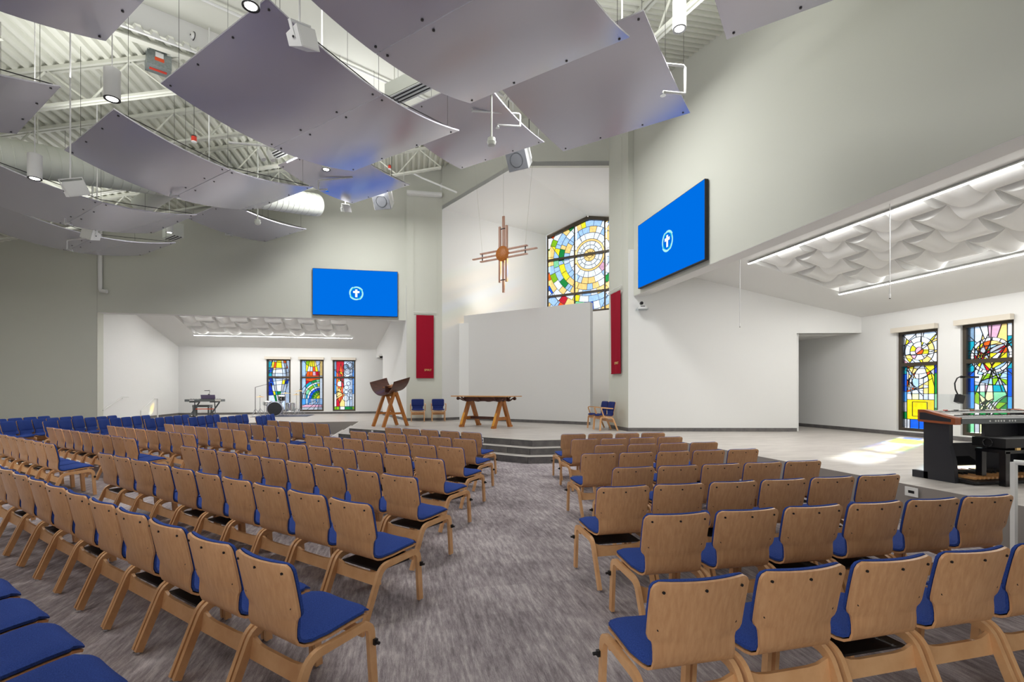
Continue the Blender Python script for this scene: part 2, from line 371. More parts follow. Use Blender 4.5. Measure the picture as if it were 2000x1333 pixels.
# transept ceilings: sloping, with a coffer of woven wave panels between two LED lines
def cz(x): return 4.83 - 0.253 * (x - 7.856)
def transept(side, x0, x1, y0, y1, c0, c1, r0, r1):
    T = (lambda x, y, z: (x, y, z)) if side == 'right' else (lambda x, y, z: (y - 12.8, x + 12.8, z))
    def slab(mb, p, q, dz0=0.0, dz1=0.12):
        (xa, ya), (xb, yb) = p, q
        P = [(xa, ya), (xb, ya), (xb, yb), (xa, yb)]
        mb.add([T(x, y, cz(x) + dz0) for x, y in P] + [T(x, y, cz(x) + dz1) for x, y in P],
               [(0, 1, 2, 3), (7, 6, 5, 4), (0, 4, 5, 1), (1, 5, 6, 2), (2, 6, 7, 3), (3, 7, 4, 0)])
    mb = MB()
    slab(mb, (x0, y0), (c0, y1)); slab(mb, (c1, y0), (x1, y1)); slab(mb, (c0, y0), (c1, r0)); slab(mb, (c0, r1), (c1, y1))
    cl = struct(mb.build('ceiling_' + side, 'paint_white'))
    mb = MB(); t = 0.02
    e = .003
    slab(mb, (c0 + e, r0 + e), (c0 + t, r1 - e), 0.002, 0.32); slab(mb, (c1 - t, r0 + e), (c1 - e, r1 - e), 0.002, 0.32)
    slab(mb, (c0 + t + e, r0 + e), (c1 - t - e, r0 + t), 0.002, 0.32); slab(mb, (c0 + t + e, r1 - t), (c1 - t - e, r1 - e), 0.002, 0.32); slab(mb, (c0 - t, r0 - t), (c1 + t, r1 + t), 0.325, 0.36)
    mb.build('coffer', 'paint_white', cl)
    nr, nc = 4, 10
    wx = (c1 - c0 - 0.05) / nr; wy = (r1 - r0 - 0.02) / nc
    # grid tees
    for j in range(1, nc):
        y = r0 + 0.01 + j * wy; mb = MB()
        xa, xb = c0 + 0.01, c1 - 0.04
        mb.add([T(x, y + dy, cz(x) + dz) for x, dz in ((xa, 0.135), (xb, 0.135), (xb, 0.16), (xa, 0.16)) for dy in (-0.012, 0.012)],
               [(0, 2, 3, 1), (4, 5, 7, 6), (0, 1, 7, 6), (2, 4, 5, 3), (0, 6, 4, 2), (1, 3, 5, 7)])
        mb.build('grid_tee', 'white_metal', cl)
    protos = {}
    for kind in (0, 1):
        n = 9; rows = []
        for i in range(n):
            row = []
            for j in range(n):
                a = (i / (n - 1) - 0.5); b = (j / (n - 1) - 0.5)
                q = a if kind == 0 else b
                sag = 0.15 * (1 - (2 * q) ** 2)
                lx, ly = a * (wx - 0.01), b * (wy - 0.014)
                row.append((lx, ly, 0.145 - sag - 0.253 * lx))
            rows.append(row)
        if side == 'left': rows = [[(p[1], p[0], p[2]) for p in r] for r in rows]
        mb = MB().sheet(rows, lambda i, j: (0, 0, 0.008))
        # lens-shaped end cheeks closing the vault against the grid
        for e in (0, n - 1):
            cur = [rows[i][e] for i in range(n)] if kind == 0 else [rows[e][j] for j in range(n)]
            hi = [(p[0], p[1], 0.146 - 0.253 * (p[0] if side == 'right' else p[1])) for p in cur]
            mb.add(cur + hi, [(i, i + 1, n + i + 1, n + i) for i in range(n - 1)])
        protos[kind] = mb
    mesh = {}
    for i in range(nr):
        for j in range(nc):
            k = (i + j) % 2; x = c0 + 0.01 + (i + 0.5) * wx; y = r0 + 0.01 + (j + 0.5) * wy
            if k not in mesh:
                o = protos[k].build('wave_panel', 'paint_white', cl, smooth=True); mesh[k] = o.data
            else: o = link('wave_panel', mesh[k], cl)
            o.location = T(x, y, cz(x))
    for (x, nm, where) in ((c0 - 0.03, 'near', 'hall side'), (c1 + 0.03, 'far', 'window side')):
        xa = x; L0, L1 = r0 - 0.04, r1 + 0.04
        p0 = T(xa, L0, cz(xa) - 0.04); p1 = T(xa, L1, cz(xa) - 0.04)
        tr = 'organ' if side == 'right' else 'drum kit'
        t = thing('linear_led_light', 'slim linear LED light on the %s edge of the coffer over the %s' % (where.replace(' side', ''), tr), 'light', p0)
        q = Vector(p1) - Vector(p0)
        MB().beam((0, 0, 0.012), q + Vector((0, 0, 0.012)), 0.06, 0.022).build('housing', 'white_metal', t)
        MB().beam((0, 0, -0.004), q + Vector((0, 0, -0.004)), 0.045, 0.012).build('diffuser', 'led_line', t)
        mid = (Vector(p0) + Vector(p1)) / 2
        ld = area('led_lamp', mid + Vector((0, 0, -0.05)), (0, 0, -1), 0.06, 74, (1, 0.99, 0.97), (q.length))
        if side == 'left': ld.rotation_euler.z += PI / 2
        # the same line also throws light sideways into the coffer
        sg = 1 if nm == 'near' else -1; xc = c0 + .03 if nm == 'near' else c1 - .03
        pc = T(xc, (L0 + L1) / 2, cz(xc) + .03); dc = Vector(T(xc + sg, 0, 0)) - Vector(T(xc, 0, 0)); dc.z = .12 - .253 * sg
        d = bpy.data.lights.new('cove_lamp', 'AREA'); d.energy = 6; d.shape = 'RECTANGLE'; d.size = .05; d.size_y = q.length * .97; d.color = (1, .99, .97)
        lo = bpy.data.objects.new('cove_lamp', d); COL.objects.link(lo); lo.location = pc
        zx = -dc.normalized(); yx = Vector(p1) - Vector(p0); yx.normalize(); xx = yx.cross(zx).normalized(); yx = zx.cross(xx)
        lo.rotation_euler = Matrix((xx, yx, zx)).transposed().to_euler()
transept('right', 6.65, 12.5, 2.3, 13.0, 8.23, 10.76, 4.02, 10.62)
transept('left', 6.65, 12.5, 2.3, 13.0, 8.33, 10.86, 3.68, 10.28)

# chancel niche: splayed side walls, gabled ceiling, sill wall and gable
N0 = (1.335, 19.0); N1 = (6.43, 22.25); N2 = (9.37, 19.3); N3 = (6.15, 14.32)
def slabwall(p, q, th, z0, z1):
    d = Vector((q[0] - p[0], q[1] - p[1])).normalized(); n = Vector((-d.y, d.x)) * th
    return MB().prism([p, q, (q[0] + n.x, q[1] + n.y), (p[0] + n.x, p[1] + n.y)], z0, z1)
struct(slabwall(N0, N1, 0.2, 0.3, 9.6).build('wall_niche_left', 'paint_white'))
struct(slabwall(N2, N3, 0.2, 0.3, 9.6).build('wall_niche_right', 'paint_white'))
struct(slabwall(N1, N2, 0.25, 0.3, 5.1).build('wall_niche_back', 'paint_white'))
RF = (3.73, 16.65, 9.40); RB = (7.95, 20.83, 9.40)
def quad_slab(P, dz):
    return MB().add([tuple(p) for p in P] + [(p[0], p[1], p[2] + dz) for p in P], [(3, 2, 1, 0), (4, 5, 6, 7), (0, 1, 5, 4), (1, 2, 6, 5), (2, 3, 7, 6), (3, 0, 4, 7)])
struct(quad_slab([(N0[0], N0[1], 8.57), RF, RB, (N1[0], N1[1], 8.88)], 0.15).build('ceiling_niche_left', 'paint_white'))
struct(quad_slab([RF, (N3[0], N3[1], 8.57), (N2[0], N2[1], 8.88), RB], 0.15).build('ceiling_niche_right', 'paint_white'))
G = [(N0[0], N0[1], 8.57), RF, (N3[0], N3[1], 8.57), (N3[0], N3[1], 12.2), (N0[0], N0[1], 12.2)]
off = DV * 0.18
struct(MB().add(G + [tuple(Vector(p) + off) for p in G], [(0, 1, 2, 3, 4), (9, 8, 7, 6, 5)] + [(i, i + 5, (i + 1) % 5 + 5, (i + 1) % 5) for i in range(5)]).build('wall_gable', 'paint_sage'))
# free-standing screen wall behind the altar, lower return beside it
P0 = Vector((2.22, 19.37)); P1 = Vector((6.02, 15.57))
def along(p, q, th, z0, z1): return slabwall(p, q, th, z0, z1)
struct(MB().prism([tuple(P0), tuple(P1), (P1.x + .15, P1.y + .15), (P0.x + .15, P0.y + .15)], S, 4.56).build('wall_screen', 'paint_screen'))
struct(MB().prism([(1.9, 19.55), (2.6, 19.05), (2.75, 19.2), (2.05, 19.7)], S, 4.26).build('wall_screen_return', 'paint_white'))

# stage and chancel steps
OUT = [(6.1, -5.2), (6.1, 11.08), (2.86, 11.08), (-1.72, 15.66), (-1.72, 18.9), (-10.45, 18.9), (-10.45, 25.5), (9.2, 25.5), (12.8, 21.5), (12.8, -5.2)]
stage = struct(MB().prism(OUT, 0.0, S, 0, 1).build('floor_stage', ['fascia_paint', 'stage_vinyl']))
def ring(dl):
    return [(6.1, 11.08 - dl), (2.86 - 0.414 * dl, 11.08 - dl), (-1.72 - dl, 15.66 - 0.414 * dl), (-1.72 - dl, 18.9)]
TILE = {}
def tile_run(parent, p, q, z0, z1):
    p = Vector((*p, 0)); q = Vector((*q, 0)); d = q - p; L = d.length; n = max(1, round(L / 0.61)); w = L / n
    u = d.normalized(); out = Vector((u.y, -u.x, 0))
    if out.dot(Vector((-1, -1, 0))) < 0: out = -out
    ang = math.atan2(u.y, u.x)
    for i in range(n):
        c = p + u * (w * (i + 0.5)) + out * (0.006 - 0.0012 * (i % 2)); key = (round(w, 3), round(z1 - z0, 3))
        if key not in TILE: o = MB().box((0, 0, 0), (w - 0.005, 0.014, z1 - z0 - 0.012)).build('riser_tile', 'riser_tile', parent); TILE[key] = o.data
        else: o = link('riser_tile', TILE[key], parent)
        o.location = (c.x, c.y, (z0 + z1) / 2 - 0.004); o.rotation_euler = (0, 0, ang)
for k, dl in enumerate((0.0, 0.3, 0.6)):
    r = ring(dl); z1 = S - 0.15 * k; z0 = z1 - 0.15
    if k == 0: par = stage
    else:
        inner = ring(dl - 0.32)
        par = struct(MB().prism(r + inner[::-1], 0.0, z1, 0, 1).build('floor_step_%d' % k, ['riser_tile', 'stage_vinyl']))
    for i in range(3):
        tile_run(par, r[i], r[i + 1], z0, z1)
        a, b = Vector((*r[i], z1 + 0.002)), Vector((*r[i + 1], z1 + 0.002))
        MB().beam(a, b, 0.035, 0.01).build('nosing', 'nosing', par)
# baseboards
def base(name, pts, h=0.1, z=S, th=0.014):
    mb = MB()
    for p, q in zip(pts[:-1], pts[1:]):
        d = Vector((q[0] - p[0], q[1] - p[1], 0)).normalized(); n = Vector((d.y, -d.x, 0))
        mb.beam((p[0] + n.x * th / 2, p[1] + n.y * th / 2, z + h / 2), (q[0] + n.x * th / 2, q[1] + n.y * th / 2, z + h / 2), th, h)
    struct(mb.build(name, 'riser_tile'))
base('baseboard_right', [(6.15, 14.32), A, E_])
base('baseboard_corridor', [(12.5, 15.9), (12.5, 2.4)])
base('baseboard_left', [LE, LA, (1.335, 19.0), (2.05, 19.46)])
base('baseboard_screen', [(1.98, 19.5), (2.22, 19.37), tuple(P1)])
base('baseboard_back', [(-10.45, 19.5), (-10.45, 25.3), (2.0, 25.3)])

# ---------------------------------------------------------------- roof: ribbed deck each side of a flat spine over the chancel axis
def zl(x): return 9.82 + 0.25 * x
prof = []
x = -18.2
while x < 3.6:
    for dx, dz in ((0, 0), (0.075, 0), (0.1, 0.075), (0.175, 0.075)): prof.append((x + dx, zl(x + dx) + dz))
    x += 0.2
def deck(name, T):
    mb = MB()
    vs = []
    for (x, z) in prof:
        y0 = max(x + 15.6, -5.2); y0 = min(y0, 19.1)
        vs += [T(x, y0, z), T(x, 19.15, z)]
    mb.add(vs, [(2 * i, 2 * i + 1, 2 * i + 3, 2 * i + 2) for i in range(len(prof) - 1)])
    return struct(mb.build(name, 'deck_paint'))
deck('ceiling_deck_left', lambda x, y, z: (x, y, z))
deck('ceiling_deck_right', lambda x, y, z: (y - 12.8, x + 12.8, z))
def zsp(s): return 10.37 + 0.125 * (s - 15.68)
s0, s1 = -12.0, 20.6
def sp(s, d, z): return ((s - d) / 2, (s + d) / 2, z)
struct(quad_slab([sp(s0, 9.8, zsp(s0)), sp(s1, 9.8, zsp(s1)), sp(s1, 15.8, zsp(s1)), sp(s0, 15.8, zsp(s0))], 0.1).build('ceiling_spine', 'paint_sage'))
for d, nm in ((15.68, 'left'), (9.92, 'right')):
    a = sp(s0, d, 0); b = sp(s1, d, 0); n = EV * (0.06 if d > 12 else -0.06)
    P = [(a[0], a[1], zsp(s0) - 0.57), (b[0], b[1], zsp(s1) - 0.57), (b[0], b[1], zsp(s1) + 0.05), (a[0], a[1], zsp(s0) + 0.05)]
    struct(MB().add(P + [tuple(Vector(p) + n) for p in P], [(0, 1, 2, 3), (7, 6, 5, 4), (0, 4, 5, 1), (1, 5, 6, 2), (2, 6, 7, 3), (3, 7, 4, 0)]).build('wall_spine_' + nm, 'paint_white'))
    t = thing('hip_beam', 'painted steel beam along the %s edge of the roof spine' % ('drum side' if d > 12 else 'organ side'), 'beam', (a[0], a[1], zsp(s0) - 0.6))
    d2 = d + 0.25 if d > 12 else d - 0.25
    a = Vector(sp(s0, d2, zsp(s0) - 0.66)) - t.location; b = Vector(sp(s1, d2, zsp(s1) - 0.66)) - t.location
    MB().beam(a, b, 0.16, 0.02).build('bottom_flange', 'steel_paint', t); MB().beam(a + Vector((0, 0, .12)), b + Vector((0, 0, .12)), 0.015, 0.22).build('beam_web', 'steel_paint', t)
# open-web joists
WEB = {}
def joist(side, a, x0, x1, label):
    """runs along x at y = a (left) from x0 to x1, following the deck slope"""
    T = (lambda x, y, z: Vector((x, y, z))) if side == 'left' else (lambda x, y, z: Vector((y - 12.8, x + 12.8, z)))
    base_ = T(x0, a, zl(x0) - 0.8)
    t = thing('roof_joist', label, 'joist', base_, group='open web roof joists')
    L = lambda x, y, z: T(x, y, z) - base_
    mb = MB()
    for dy in (-0.05, 0.05): mb.beam(L(x0, a + dy, zl(x0) - 0.035), L(x1, a + dy, zl(x1) - 0.035), 0.06, 0.07)
    mb.build('top_chord', 'steel_paint', t)
    mb = MB()
    for dy in (-0.045, 0.045): mb.beam(L(x0, a + dy, zl(x0) - 0.78), L(x1, a + dy, zl(x1) - 0.78), 0.055, 0.05)
    mb.build('bottom_chord', 'steel_paint', t)
    n = int((x1 - x0) / 0.75)
    for i in range(n):
        xa = x0 + 0.2 + i * 0.75; up = i % 2
        k = (side, up)
        p = L(xa, a, zl(xa) - (0.75 if not up else 0.06)); q = L(xa + 0.7, a, zl(xa + 0.7) - (0.06 if not up else 0.75))
        if k not in WEB:
            o = MB().tube([(0, 0, 0), q - p], 0.022, 6).build('web_bar', 'steel_paint', t); WEB[k] = o.data
        else: o = link('web_bar', WEB[k], t)
        o.location = p
for k, y in enumerate((17.12, 15.2, 13.27, 11.35, 9.42, 7.5)):
    joist('left', y, -15.5, y - 15.95, 'cream open-web roof joist, %s from the drum-side wall' % ORD[k])
for k, y in enumerate((17.12, 15.2, 13.27, 11.35, 9.42)):
    joist('right', y, -15.5 if y > 15 else -14.5, y - 15.95, 'cream open-web roof joist, %s from the organ-side wall' % ORD[k])
# ================================================================ chairs
# side profile of the bent shell, top of back to seat front: (y, z, half width)
PROF = [(-.282, .826, .200), (-.279, .815, .222), (-.274, .795, .232), (-.262, .745, .232), (-.250, .69, .231), (-.239, .635, .230), (-.231, .592, .229),
        (-.227, .572, .222), (-.223, .556, .204), (-.219, .538, .198), (-.213, .505, .197), (-.203, .468, .197), (-.184, .438, .197), (-.155, .420, .198),
        (-.12, .414, .205), (-.085, .414, .222), (-.05, .417, .230), (.02, .424, .231), (.09, .431, .231), (.15, .434, .230), (.178, .433, .226),
        (.192, .431, .205), (.215, .425, .200), (.238, .415, .19)]
def shell_rows(i0, i1, m=9, inset=0.0, off=0.0):
    rows = []; nor = []
    for i in range(i0, i1):
        y, z, hw = PROF[i]
        a = PROF[max(i - 1, 0)]; b = PROF[min(i + 1, len(PROF) - 1)]
        t = Vector((0, b[0] - a[0], b[1] - a[1])).normalized(); n = Vector((0, -t.z, t.y))    # towards the sitter / upwards
        if i < 11 and n.y < 0: n = -n
        if i >= 11 and n.z < 0: n = -n
        row = []
        for j in range(m):
            f = 2 * j / (m - 1) - 1
            k = max(0.0, min(1.0, (z - 0.44) / 0.12)) if i < 13 else 0.0
            p = Vector(((hw - inset) * f, y + 0.034 * f * f * k, z + (0.010 * f * f * (1 - k) if i > 14 else 0))) + n * off
            row.append(p)
        rows.append(row); nor.append(n)
    return rows, nor
def pad(i0, i1, th, m=11):
    rows, nor = shell_rows(i0, i1, m, 0.004, 0.0065); n = len(rows)
    def o(i, j):
        e = min(i, n - 1 - i) / 1.6; s_ = min(j, m - 1 - j) / 1.3
        k = min(1.0, 0.45 + 0.55 * min(1, e)) * min(1.0, 0.45 + 0.55 * min(1, s_))
        return nor[i] * th * k
    mb = MB().sheet(rows, o); return mb
def bent(path, w, xc, th, seg=5):
    """bent-ply frame: path of (y,z,corner radius) -> flat band of width w in the y-z plane, thickness th along x"""
    pts = []
    for i, (y, z, r) in enumerate(path):
        p = Vector((y, z))
        if r == 0 or i in (0, len(path) - 1): pts.append(p); continue
        a = (Vector(path[i - 1][:2]) - p).normalized(); b = (Vector(path[i + 1][:2]) - p).normalized()
        for k in range(seg + 1):
            t = k / seg; pts.append((p + a * r) * (1 - t) ** 2 + p * 2 * t * (1 - t) + (p + b * r) * t * t)
    L, Rr = [], []
    for i, p in enumerate(pts):
        d = (pts[min(i + 1, len(pts) - 1)] - pts[max(i - 1, 0)]).normalized(); n = Vector((-d.y, d.x))
        L.append(p + n * w / 2); Rr.append(p - n * w / 2)
    mb = MB(); vs = []
    for a, b in zip(L, Rr):
        for q in (a, b):
            for sx in (-1, 1): vs.append((xc + sx * th / 2, q.x, q.y))
    fs = []
    for i in range(len(pts) - 1):
        o = 4 * i; fs += [(o, o + 1, o + 5, o + 4), (o + 2, o + 6, o + 7, o + 3), (o, o + 4, o + 6, o + 2), (o + 1, o + 3, o + 7, o + 5)]
    e = 4 * (len(pts) - 1); fs += [(0, 2, 3, 1), (e, e + 1, e + 3, e + 2)]
    return mb.add(vs, fs)
FRAME = [(.232, .012, 0), (.205, .395, .06), (-.155, .372, .06), (-.305, .012, 0)]
def make_chair(name, arms=False):
    t = thing(name, '', 'chair')
    sh = MB().sheet(shell_rows(0, len(PROF))[0], (lambda nn: (lambda i, j: -nn[i] * 0.012))(shell_rows(0, len(PROF))[1]))
    sh.build('shell', 'beech_ply', t, smooth=True)
    fab = 'fabric_navy' if arms else 'fabric_blue'
    pad(0, 9, 0.031).build('back_pad', fab, t, smooth=True)
    pad(8, len(PROF), 0.032).build('seat_pad', fab, t, smooth=True)
    for s_ in (-1, 1):
        bent(FRAME, 0.042, s_ * 0.236, 0.026).build('side_frame', 'beech_edge', t)
    # rear and front rails between the side frames
    mb = MB(); rows = []
    for i in range(9):
        f = i / 8 * 2 - 1; top = 0.318 + 0.028 * max(0, (abs(f) - 0.72) / 0.28) ** 0.7
        rows.append([(f * 0.223, -.185, 0.24), (f * 0.223, -.168, top)])
    mb.sheet(rows, lambda i, j: (0, 0.018, 0)); mb.build('rear_rail', 'beech_edge', t)
    MB().box((0, .175, .352), (.446, .018, .05)).build('front_rail', 'beech_edge', t)
    if arms:
        for s_ in (-1, 1):
            bent([(.12, .40, 0), (.215, .665, .06), (-.15, .640, 0)], 0.03, s_ * 0.264, 0.034).build('armrest', 'beech_edge', t)
    return t
SCREWS = [(-.185, .785), (0, .785), (.185, .785), (-.186, .612), (.186, .612)]
def detail(t, rack):
    me = detail.m
    for (x, z) in SCREWS:
        y = -.283 + (.826 - z) * 0.255 + 0.034 * (x / .231) ** 2 - 0.0145
        link('screw', me['screw'], t, (x, y, z))
    for x in (-.236, .236):
        for y in (.232, -.305): link('glide', me['glide'], t, (x, y, 0))
    if rack: link('book_rack', me['rack'], t)
def mk(name, mb, mat):
    o = mb.build(name, mat, smooth=True); me = o.data; bpy.data.objects.remove(o); return me
detail.m = {'screw': mk('screw', MB().cyl((0, -.003, 0), (0, .004, 0), .0065, 8), 'black'),
            'glide': mk('glide', MB().cyl((0, 0, 0), (0, 0, .014), .014, 8), 'chrome'),
            'rack': mk('book_rack', MB().box((0, 0.0, .335), (.40, .30, .012)).box((0, .15, .36), (.40, .006, .045)), 'black'),
            'clip': mk('ganging_clip', MB().box((0, .225, .29), (.03, .022, .03)).cyl((0.0, .225, .29), (0.035, .225, .29), .009, 8), 'black')}
proto = make_chair('stacking_chair')
proto_children = list(proto.children)
used = [False]
def face_rot(d): return math.atan2(-d.x, d.y)
def place(pos, facing, label, group, near, clip=0):
    """pos = middle of the top of the back"""
    if not used[0]: o = proto; used[0] = True
    else:
        o = proto.copy(); COL.objects.link(o)
        for ch in proto_children:
            c = ch.copy(); COL.objects.link(c); c.parent = o
    p = Vector((pos[0], pos[1], 0)) + facing * 0.27
    o.location = p; o.rotation_euler = (0, 0, face_rot(facing) + R.uniform(-.018, .018))
    o['label'] = label; o['category'] = 'chair'; o['group'] = group
    if near: detail(o, R.random() < 0.45)
    if clip: link('ganging_clip', detail.m['clip'], o, (clip * 0.25, 0 if clip > 0 else 0.45, 0), (0, 0, 0 if clip > 0 else PI))
    return o
PITCH = 0.518
later = []
# organ-side block: rows along x, facing y
RR = [((2.714, 8.41), 4, .00), ((2.596, 7.50), 4, .06), ((2.657, 6.64), 4, .05), ((2.129, 5.77), 5, .03), ((2.062, 4.68), 5, .03), ((1.524, 3.76), 6, .025), ((1.48, 2.865), 6, .02), ((0.996, 1.85), 7, .05)]
FL = [[0, 0, 0]]
for r, ((x, y), n, tilt) in enumerate(RR):
    for k in range(n):
        fx = x + .232 + k * PITCH; fy = y + (fx - x) * tilt
        fac = Vector((-tilt, 1, 0)).normalized()
        later.append(((fx, fy), fac, 'blue-padded birch chair, %s from aisle, %s row from steps, block before the organ' % (ORD[k], ORD[r]), 'chairs before the organ', r >= 3, -1 if k == 0 else 0))
# drum-side block: the mirror image, facing x
for r, ((x, y), n, tilt) in enumerate(RR):
    for k in range(n):
        fx = x + .232 + k * PITCH; q = mir(fx, y + (fx - x) * tilt)
        later.append((q, Vector((1, -tilt, 0)).normalized(), 'blue-padded birch chair, %s from aisle, %s row from steps, block before the drums' % (ORD[k], ORD[r]), 'chairs before the drums', False, 0))
# two middle blocks facing the altar: rows at x+y = s from y-x = d outwards
MR = [(10.26, 7.62, 5), (8.83, 6.71, 6), (7.41, 5.93, 7), (6.0, 5.21, 8), (4.545, 4.41, 9), (3.225, 3.74, 10), (1.81, 2.87, 12), (0.4, 1.78, 12)]
for r, (s_, d0, n) in enumerate(MR):
    for k in range(n):
        d = d0 + (.232 + k * PITCH) * math.sqrt(2)
        p = ((s_ - d) / 2, (s_ + d) / 2)
        later.append((p, DV.copy(), 'blue-padded birch chair, %s from organ-side aisle, %s row from steps, block before the altar' % (ORD[k], ORD[r]), 'chairs before the altar', True, 1 if k == 0 else 0))
ML = [(10.2, 13.85, 5), (8.66, 13.65, 6), (7.22, 13.45, 7), (5.85, 13.3, 8), (4.58, 13.3, 9), (3.17, 13.3, 10)]
for r, (s_, d0, n) in enumerate(ML):
    for k in range(n):
        d = d0 + (.232 + k * PITCH) * math.sqrt(2)
        p = ((s_ - d) / 2, (s_ + d) / 2)
        later.append((p, DV.copy(), 'blue-padded birch chair, %s from middle aisle, %s row from steps, block before the lectern' % (ORD[k], ORD[r]), 'chairs before the lectern', r >= 3, 1 if k == 0 else 0))
for a in later: place(*a)
# armchairs in the chancel
arm = make_chair('armchair', True)
arm_ch = list(arm.children); first = True
for (x, y, ang, label) in ((0.40, 18.45, PI * 1.0, 'navy upholstered beech armchair below the banner, nearer the lectern'),
                           (1.16, 18.50, PI * 1.0, 'navy upholstered beech armchair below the banner, nearer the screen wall'),
                           (5.62, 13.42, PI * 0.5, 'navy upholstered beech armchair by the organ-side pillar, nearer the steps'),
                           (5.66, 14.02, PI * 0.5, 'navy upholstered beech armchair by the organ-side pillar, nearer the screen wall')):
    if first: o = arm; first = False
    else:
        o = arm.copy(); COL.objects.link(o)
        for ch in arm_ch:
            c = ch.copy(); COL.objects.link(c); c.parent = o
    o.location = (x, y, S); o.rotation_euler = (0, 0, ang); o['label'] = label; o['group'] = 'armchairs on the chancel platform'
# ================================================================ stained glass windows
C_ = {k: rgb(*v) for k, v in dict(white=(226, 233, 242), ice=(196, 212, 236), pale=(160, 196, 240), tan=(240, 204, 128), yellow=(232, 222, 40), green=(6, 128, 58), mint=(124, 204, 156),
      blue=(16, 84, 206), navy=(14, 50, 170), orange=(238, 88, 20), red=(188, 10, 40), pink=(212, 164, 190), teal=(18, 152, 178), gray=(168, 174, 186), lime=(128, 182, 26), cream=(226, 232, 176), gold=(222, 196, 8), sky=(70, 150, 235), steel=(120, 150, 180)).items()}
def circle(cx, cy, r, n=36, a0=0.0, a1=2 * PI):
    return [(cx + r * math.cos(a0 + (a1 - a0) * k / n), cy + r * math.sin(a0 + (a1 - a0) * k / n)) for k in range(n + 1)]
def glass(parent, outline, lines, colour, came, rng, scat=0.14):
    """cells cut out of the outline polygon by the came lines; each cell becomes a pane"""
    V = []; E = []
    def poly(pts, close=False):
        b = len(V); V.extend(Vector(p) for p in pts)
        E.extend((b + i, b + i + 1) for i in range(len(pts) - 1))
        if close: E.append((b + len(pts) - 1, b))
    poly(outline, True)
    for l in lines: poly(l)
    v, e, f, ov, oe, of = delaunay_2d_cdt(V, E, [], 0, 1e-5)
    cons = {tuple(sorted(e[i])) for i in range(len(e)) if oe[i]}
    n = len(outline)
    def inside(p):
        c = False
        for i in range(n):
            x1, y1 = outline[i]; x2, y2 = outline[(i + 1) % n]
            if (y1 > p[1]) != (y2 > p[1]) and p[0] < (x2 - x1) * (p[1] - y1) / (y2 - y1) + x1: c = not c
        return c
    tri = []; cen = []
    for t in f:
        c = ((v[t[0]].x + v[t[1]].x + v[t[2]].x) / 3, (v[t[0]].y + v[t[1]].y + v[t[2]].y) / 3)
        if inside(c): tri.append(t); cen.append(c)
    em = {}
    for k, t in enumerate(tri):
        for i in range(3): em.setdefault(tuple(sorted((t[i], t[(i + 1) % 3]))), []).append(k)
    comp = [-1] * len(tri); cells = []
    for k in range(len(tri)):
        if comp[k] >= 0: continue
        st = [k]; comp[k] = len(cells); cell = []
        while st:
            q = st.pop(); cell.append(q); t = tri[q]
            for i in range(3):
                ed = tuple(sorted((t[i], t[(i + 1) % 3])))
                if ed in cons: continue
                for o in em[ed]:
                    if comp[o] < 0: comp[o] = comp[k]; st.append(o)
        cells.append(cell)
    for cell in cells:
        ar = 0; cx = cy = 0
        for q in cell:
            a, b, c = (v[i] for i in tri[q]); A2 = abs((b - a).cross(c - a)) / 2; ar += A2; cx += cen[q][0] * A2; cy += cen[q][1] * A2
        if ar < 2e-4: continue
        cx /= ar; cy /= ar; ids = sorted({i for q in cell for i in tri[q]}); ix = {g: j for j, g in enumerate(ids)}; m = len(ids)
        vs = [(v[i].x, 0, v[i].y) for i in ids] + [(v[i].x, 0.006, v[i].y) for i in ids]; fs = []
        cnt = {}
        for q in cell:
            t = [ix[i] for i in tri[q]]; fs.append(tuple(t)); fs.append(tuple(i + m for i in t[::-1]))
            for i in range(3): cnt.setdefault(tuple(sorted((t[i], t[(i + 1) % 3]))), []).append(1)
        for (i, j), w in cnt.items():
            if len(w) == 1: fs.append((i, j, j + m, i + m))
        MB().add(vs, fs).build('pane', gmat(colour(cx, cy, ar, rng), scat), parent)
    mb = MB()
    for (i, j) in cons:
        a, b = v[i], v[j]; mp = (a + b) / 2
        if inside(mp) or True:
            d = (b - a)
            if d.length < 1e-4: continue
            d.normalize(); nn = Vector((-d.y, d.x)) * came / 2
            q = [a + nn, b + nn, b - nn, a - nn]
            if not inside(mp): continue
            adj = {comp[q_] for q_ in em.get((min(i, j), max(i, j)), [])}
            if len(adj) < 2: continue
            mb.add([(p.x, -0.004, p.y) for p in q] + [(p.x, 0.010, p.y) for p in q], [(3, 2, 1, 0), (4, 5, 6, 7), (0, 1, 5, 4), (2, 3, 7, 6)])
    mb.build('lead_came', 'lead', parent)
def pick(rng, *names): return C_[rng.choice(names)]
def arcs(cx, cy, r0, r1, n, rng, jit=0.15, a0=0.0):
    out = []
    for k in range(n):
        a = a0 + 2 * PI * (k + rng.uniform(-jit, jit)) / n; out.append([(cx + (r0 * .975 - .001) * math.cos(a), cy + (r0 * .975 - .001) * math.sin(a)), (cx + r1 * math.cos(a), cy + r1 * math.sin(a))])
    return out
def hatch(rng, n, x0, x1, y0, y1, L):
    out = []
    for _ in range(n):
        x, y, a = rng.uniform(x0, x1), rng.uniform(y0, y1), rng.uniform(0, PI); l = L * rng.uniform(.6, 1.3) / 2
        out.append([(x - l * math.cos(a), y - l * math.sin(a)), (x + l * math.cos(a), y + l * math.sin(a))])
    return out
WN = [0]
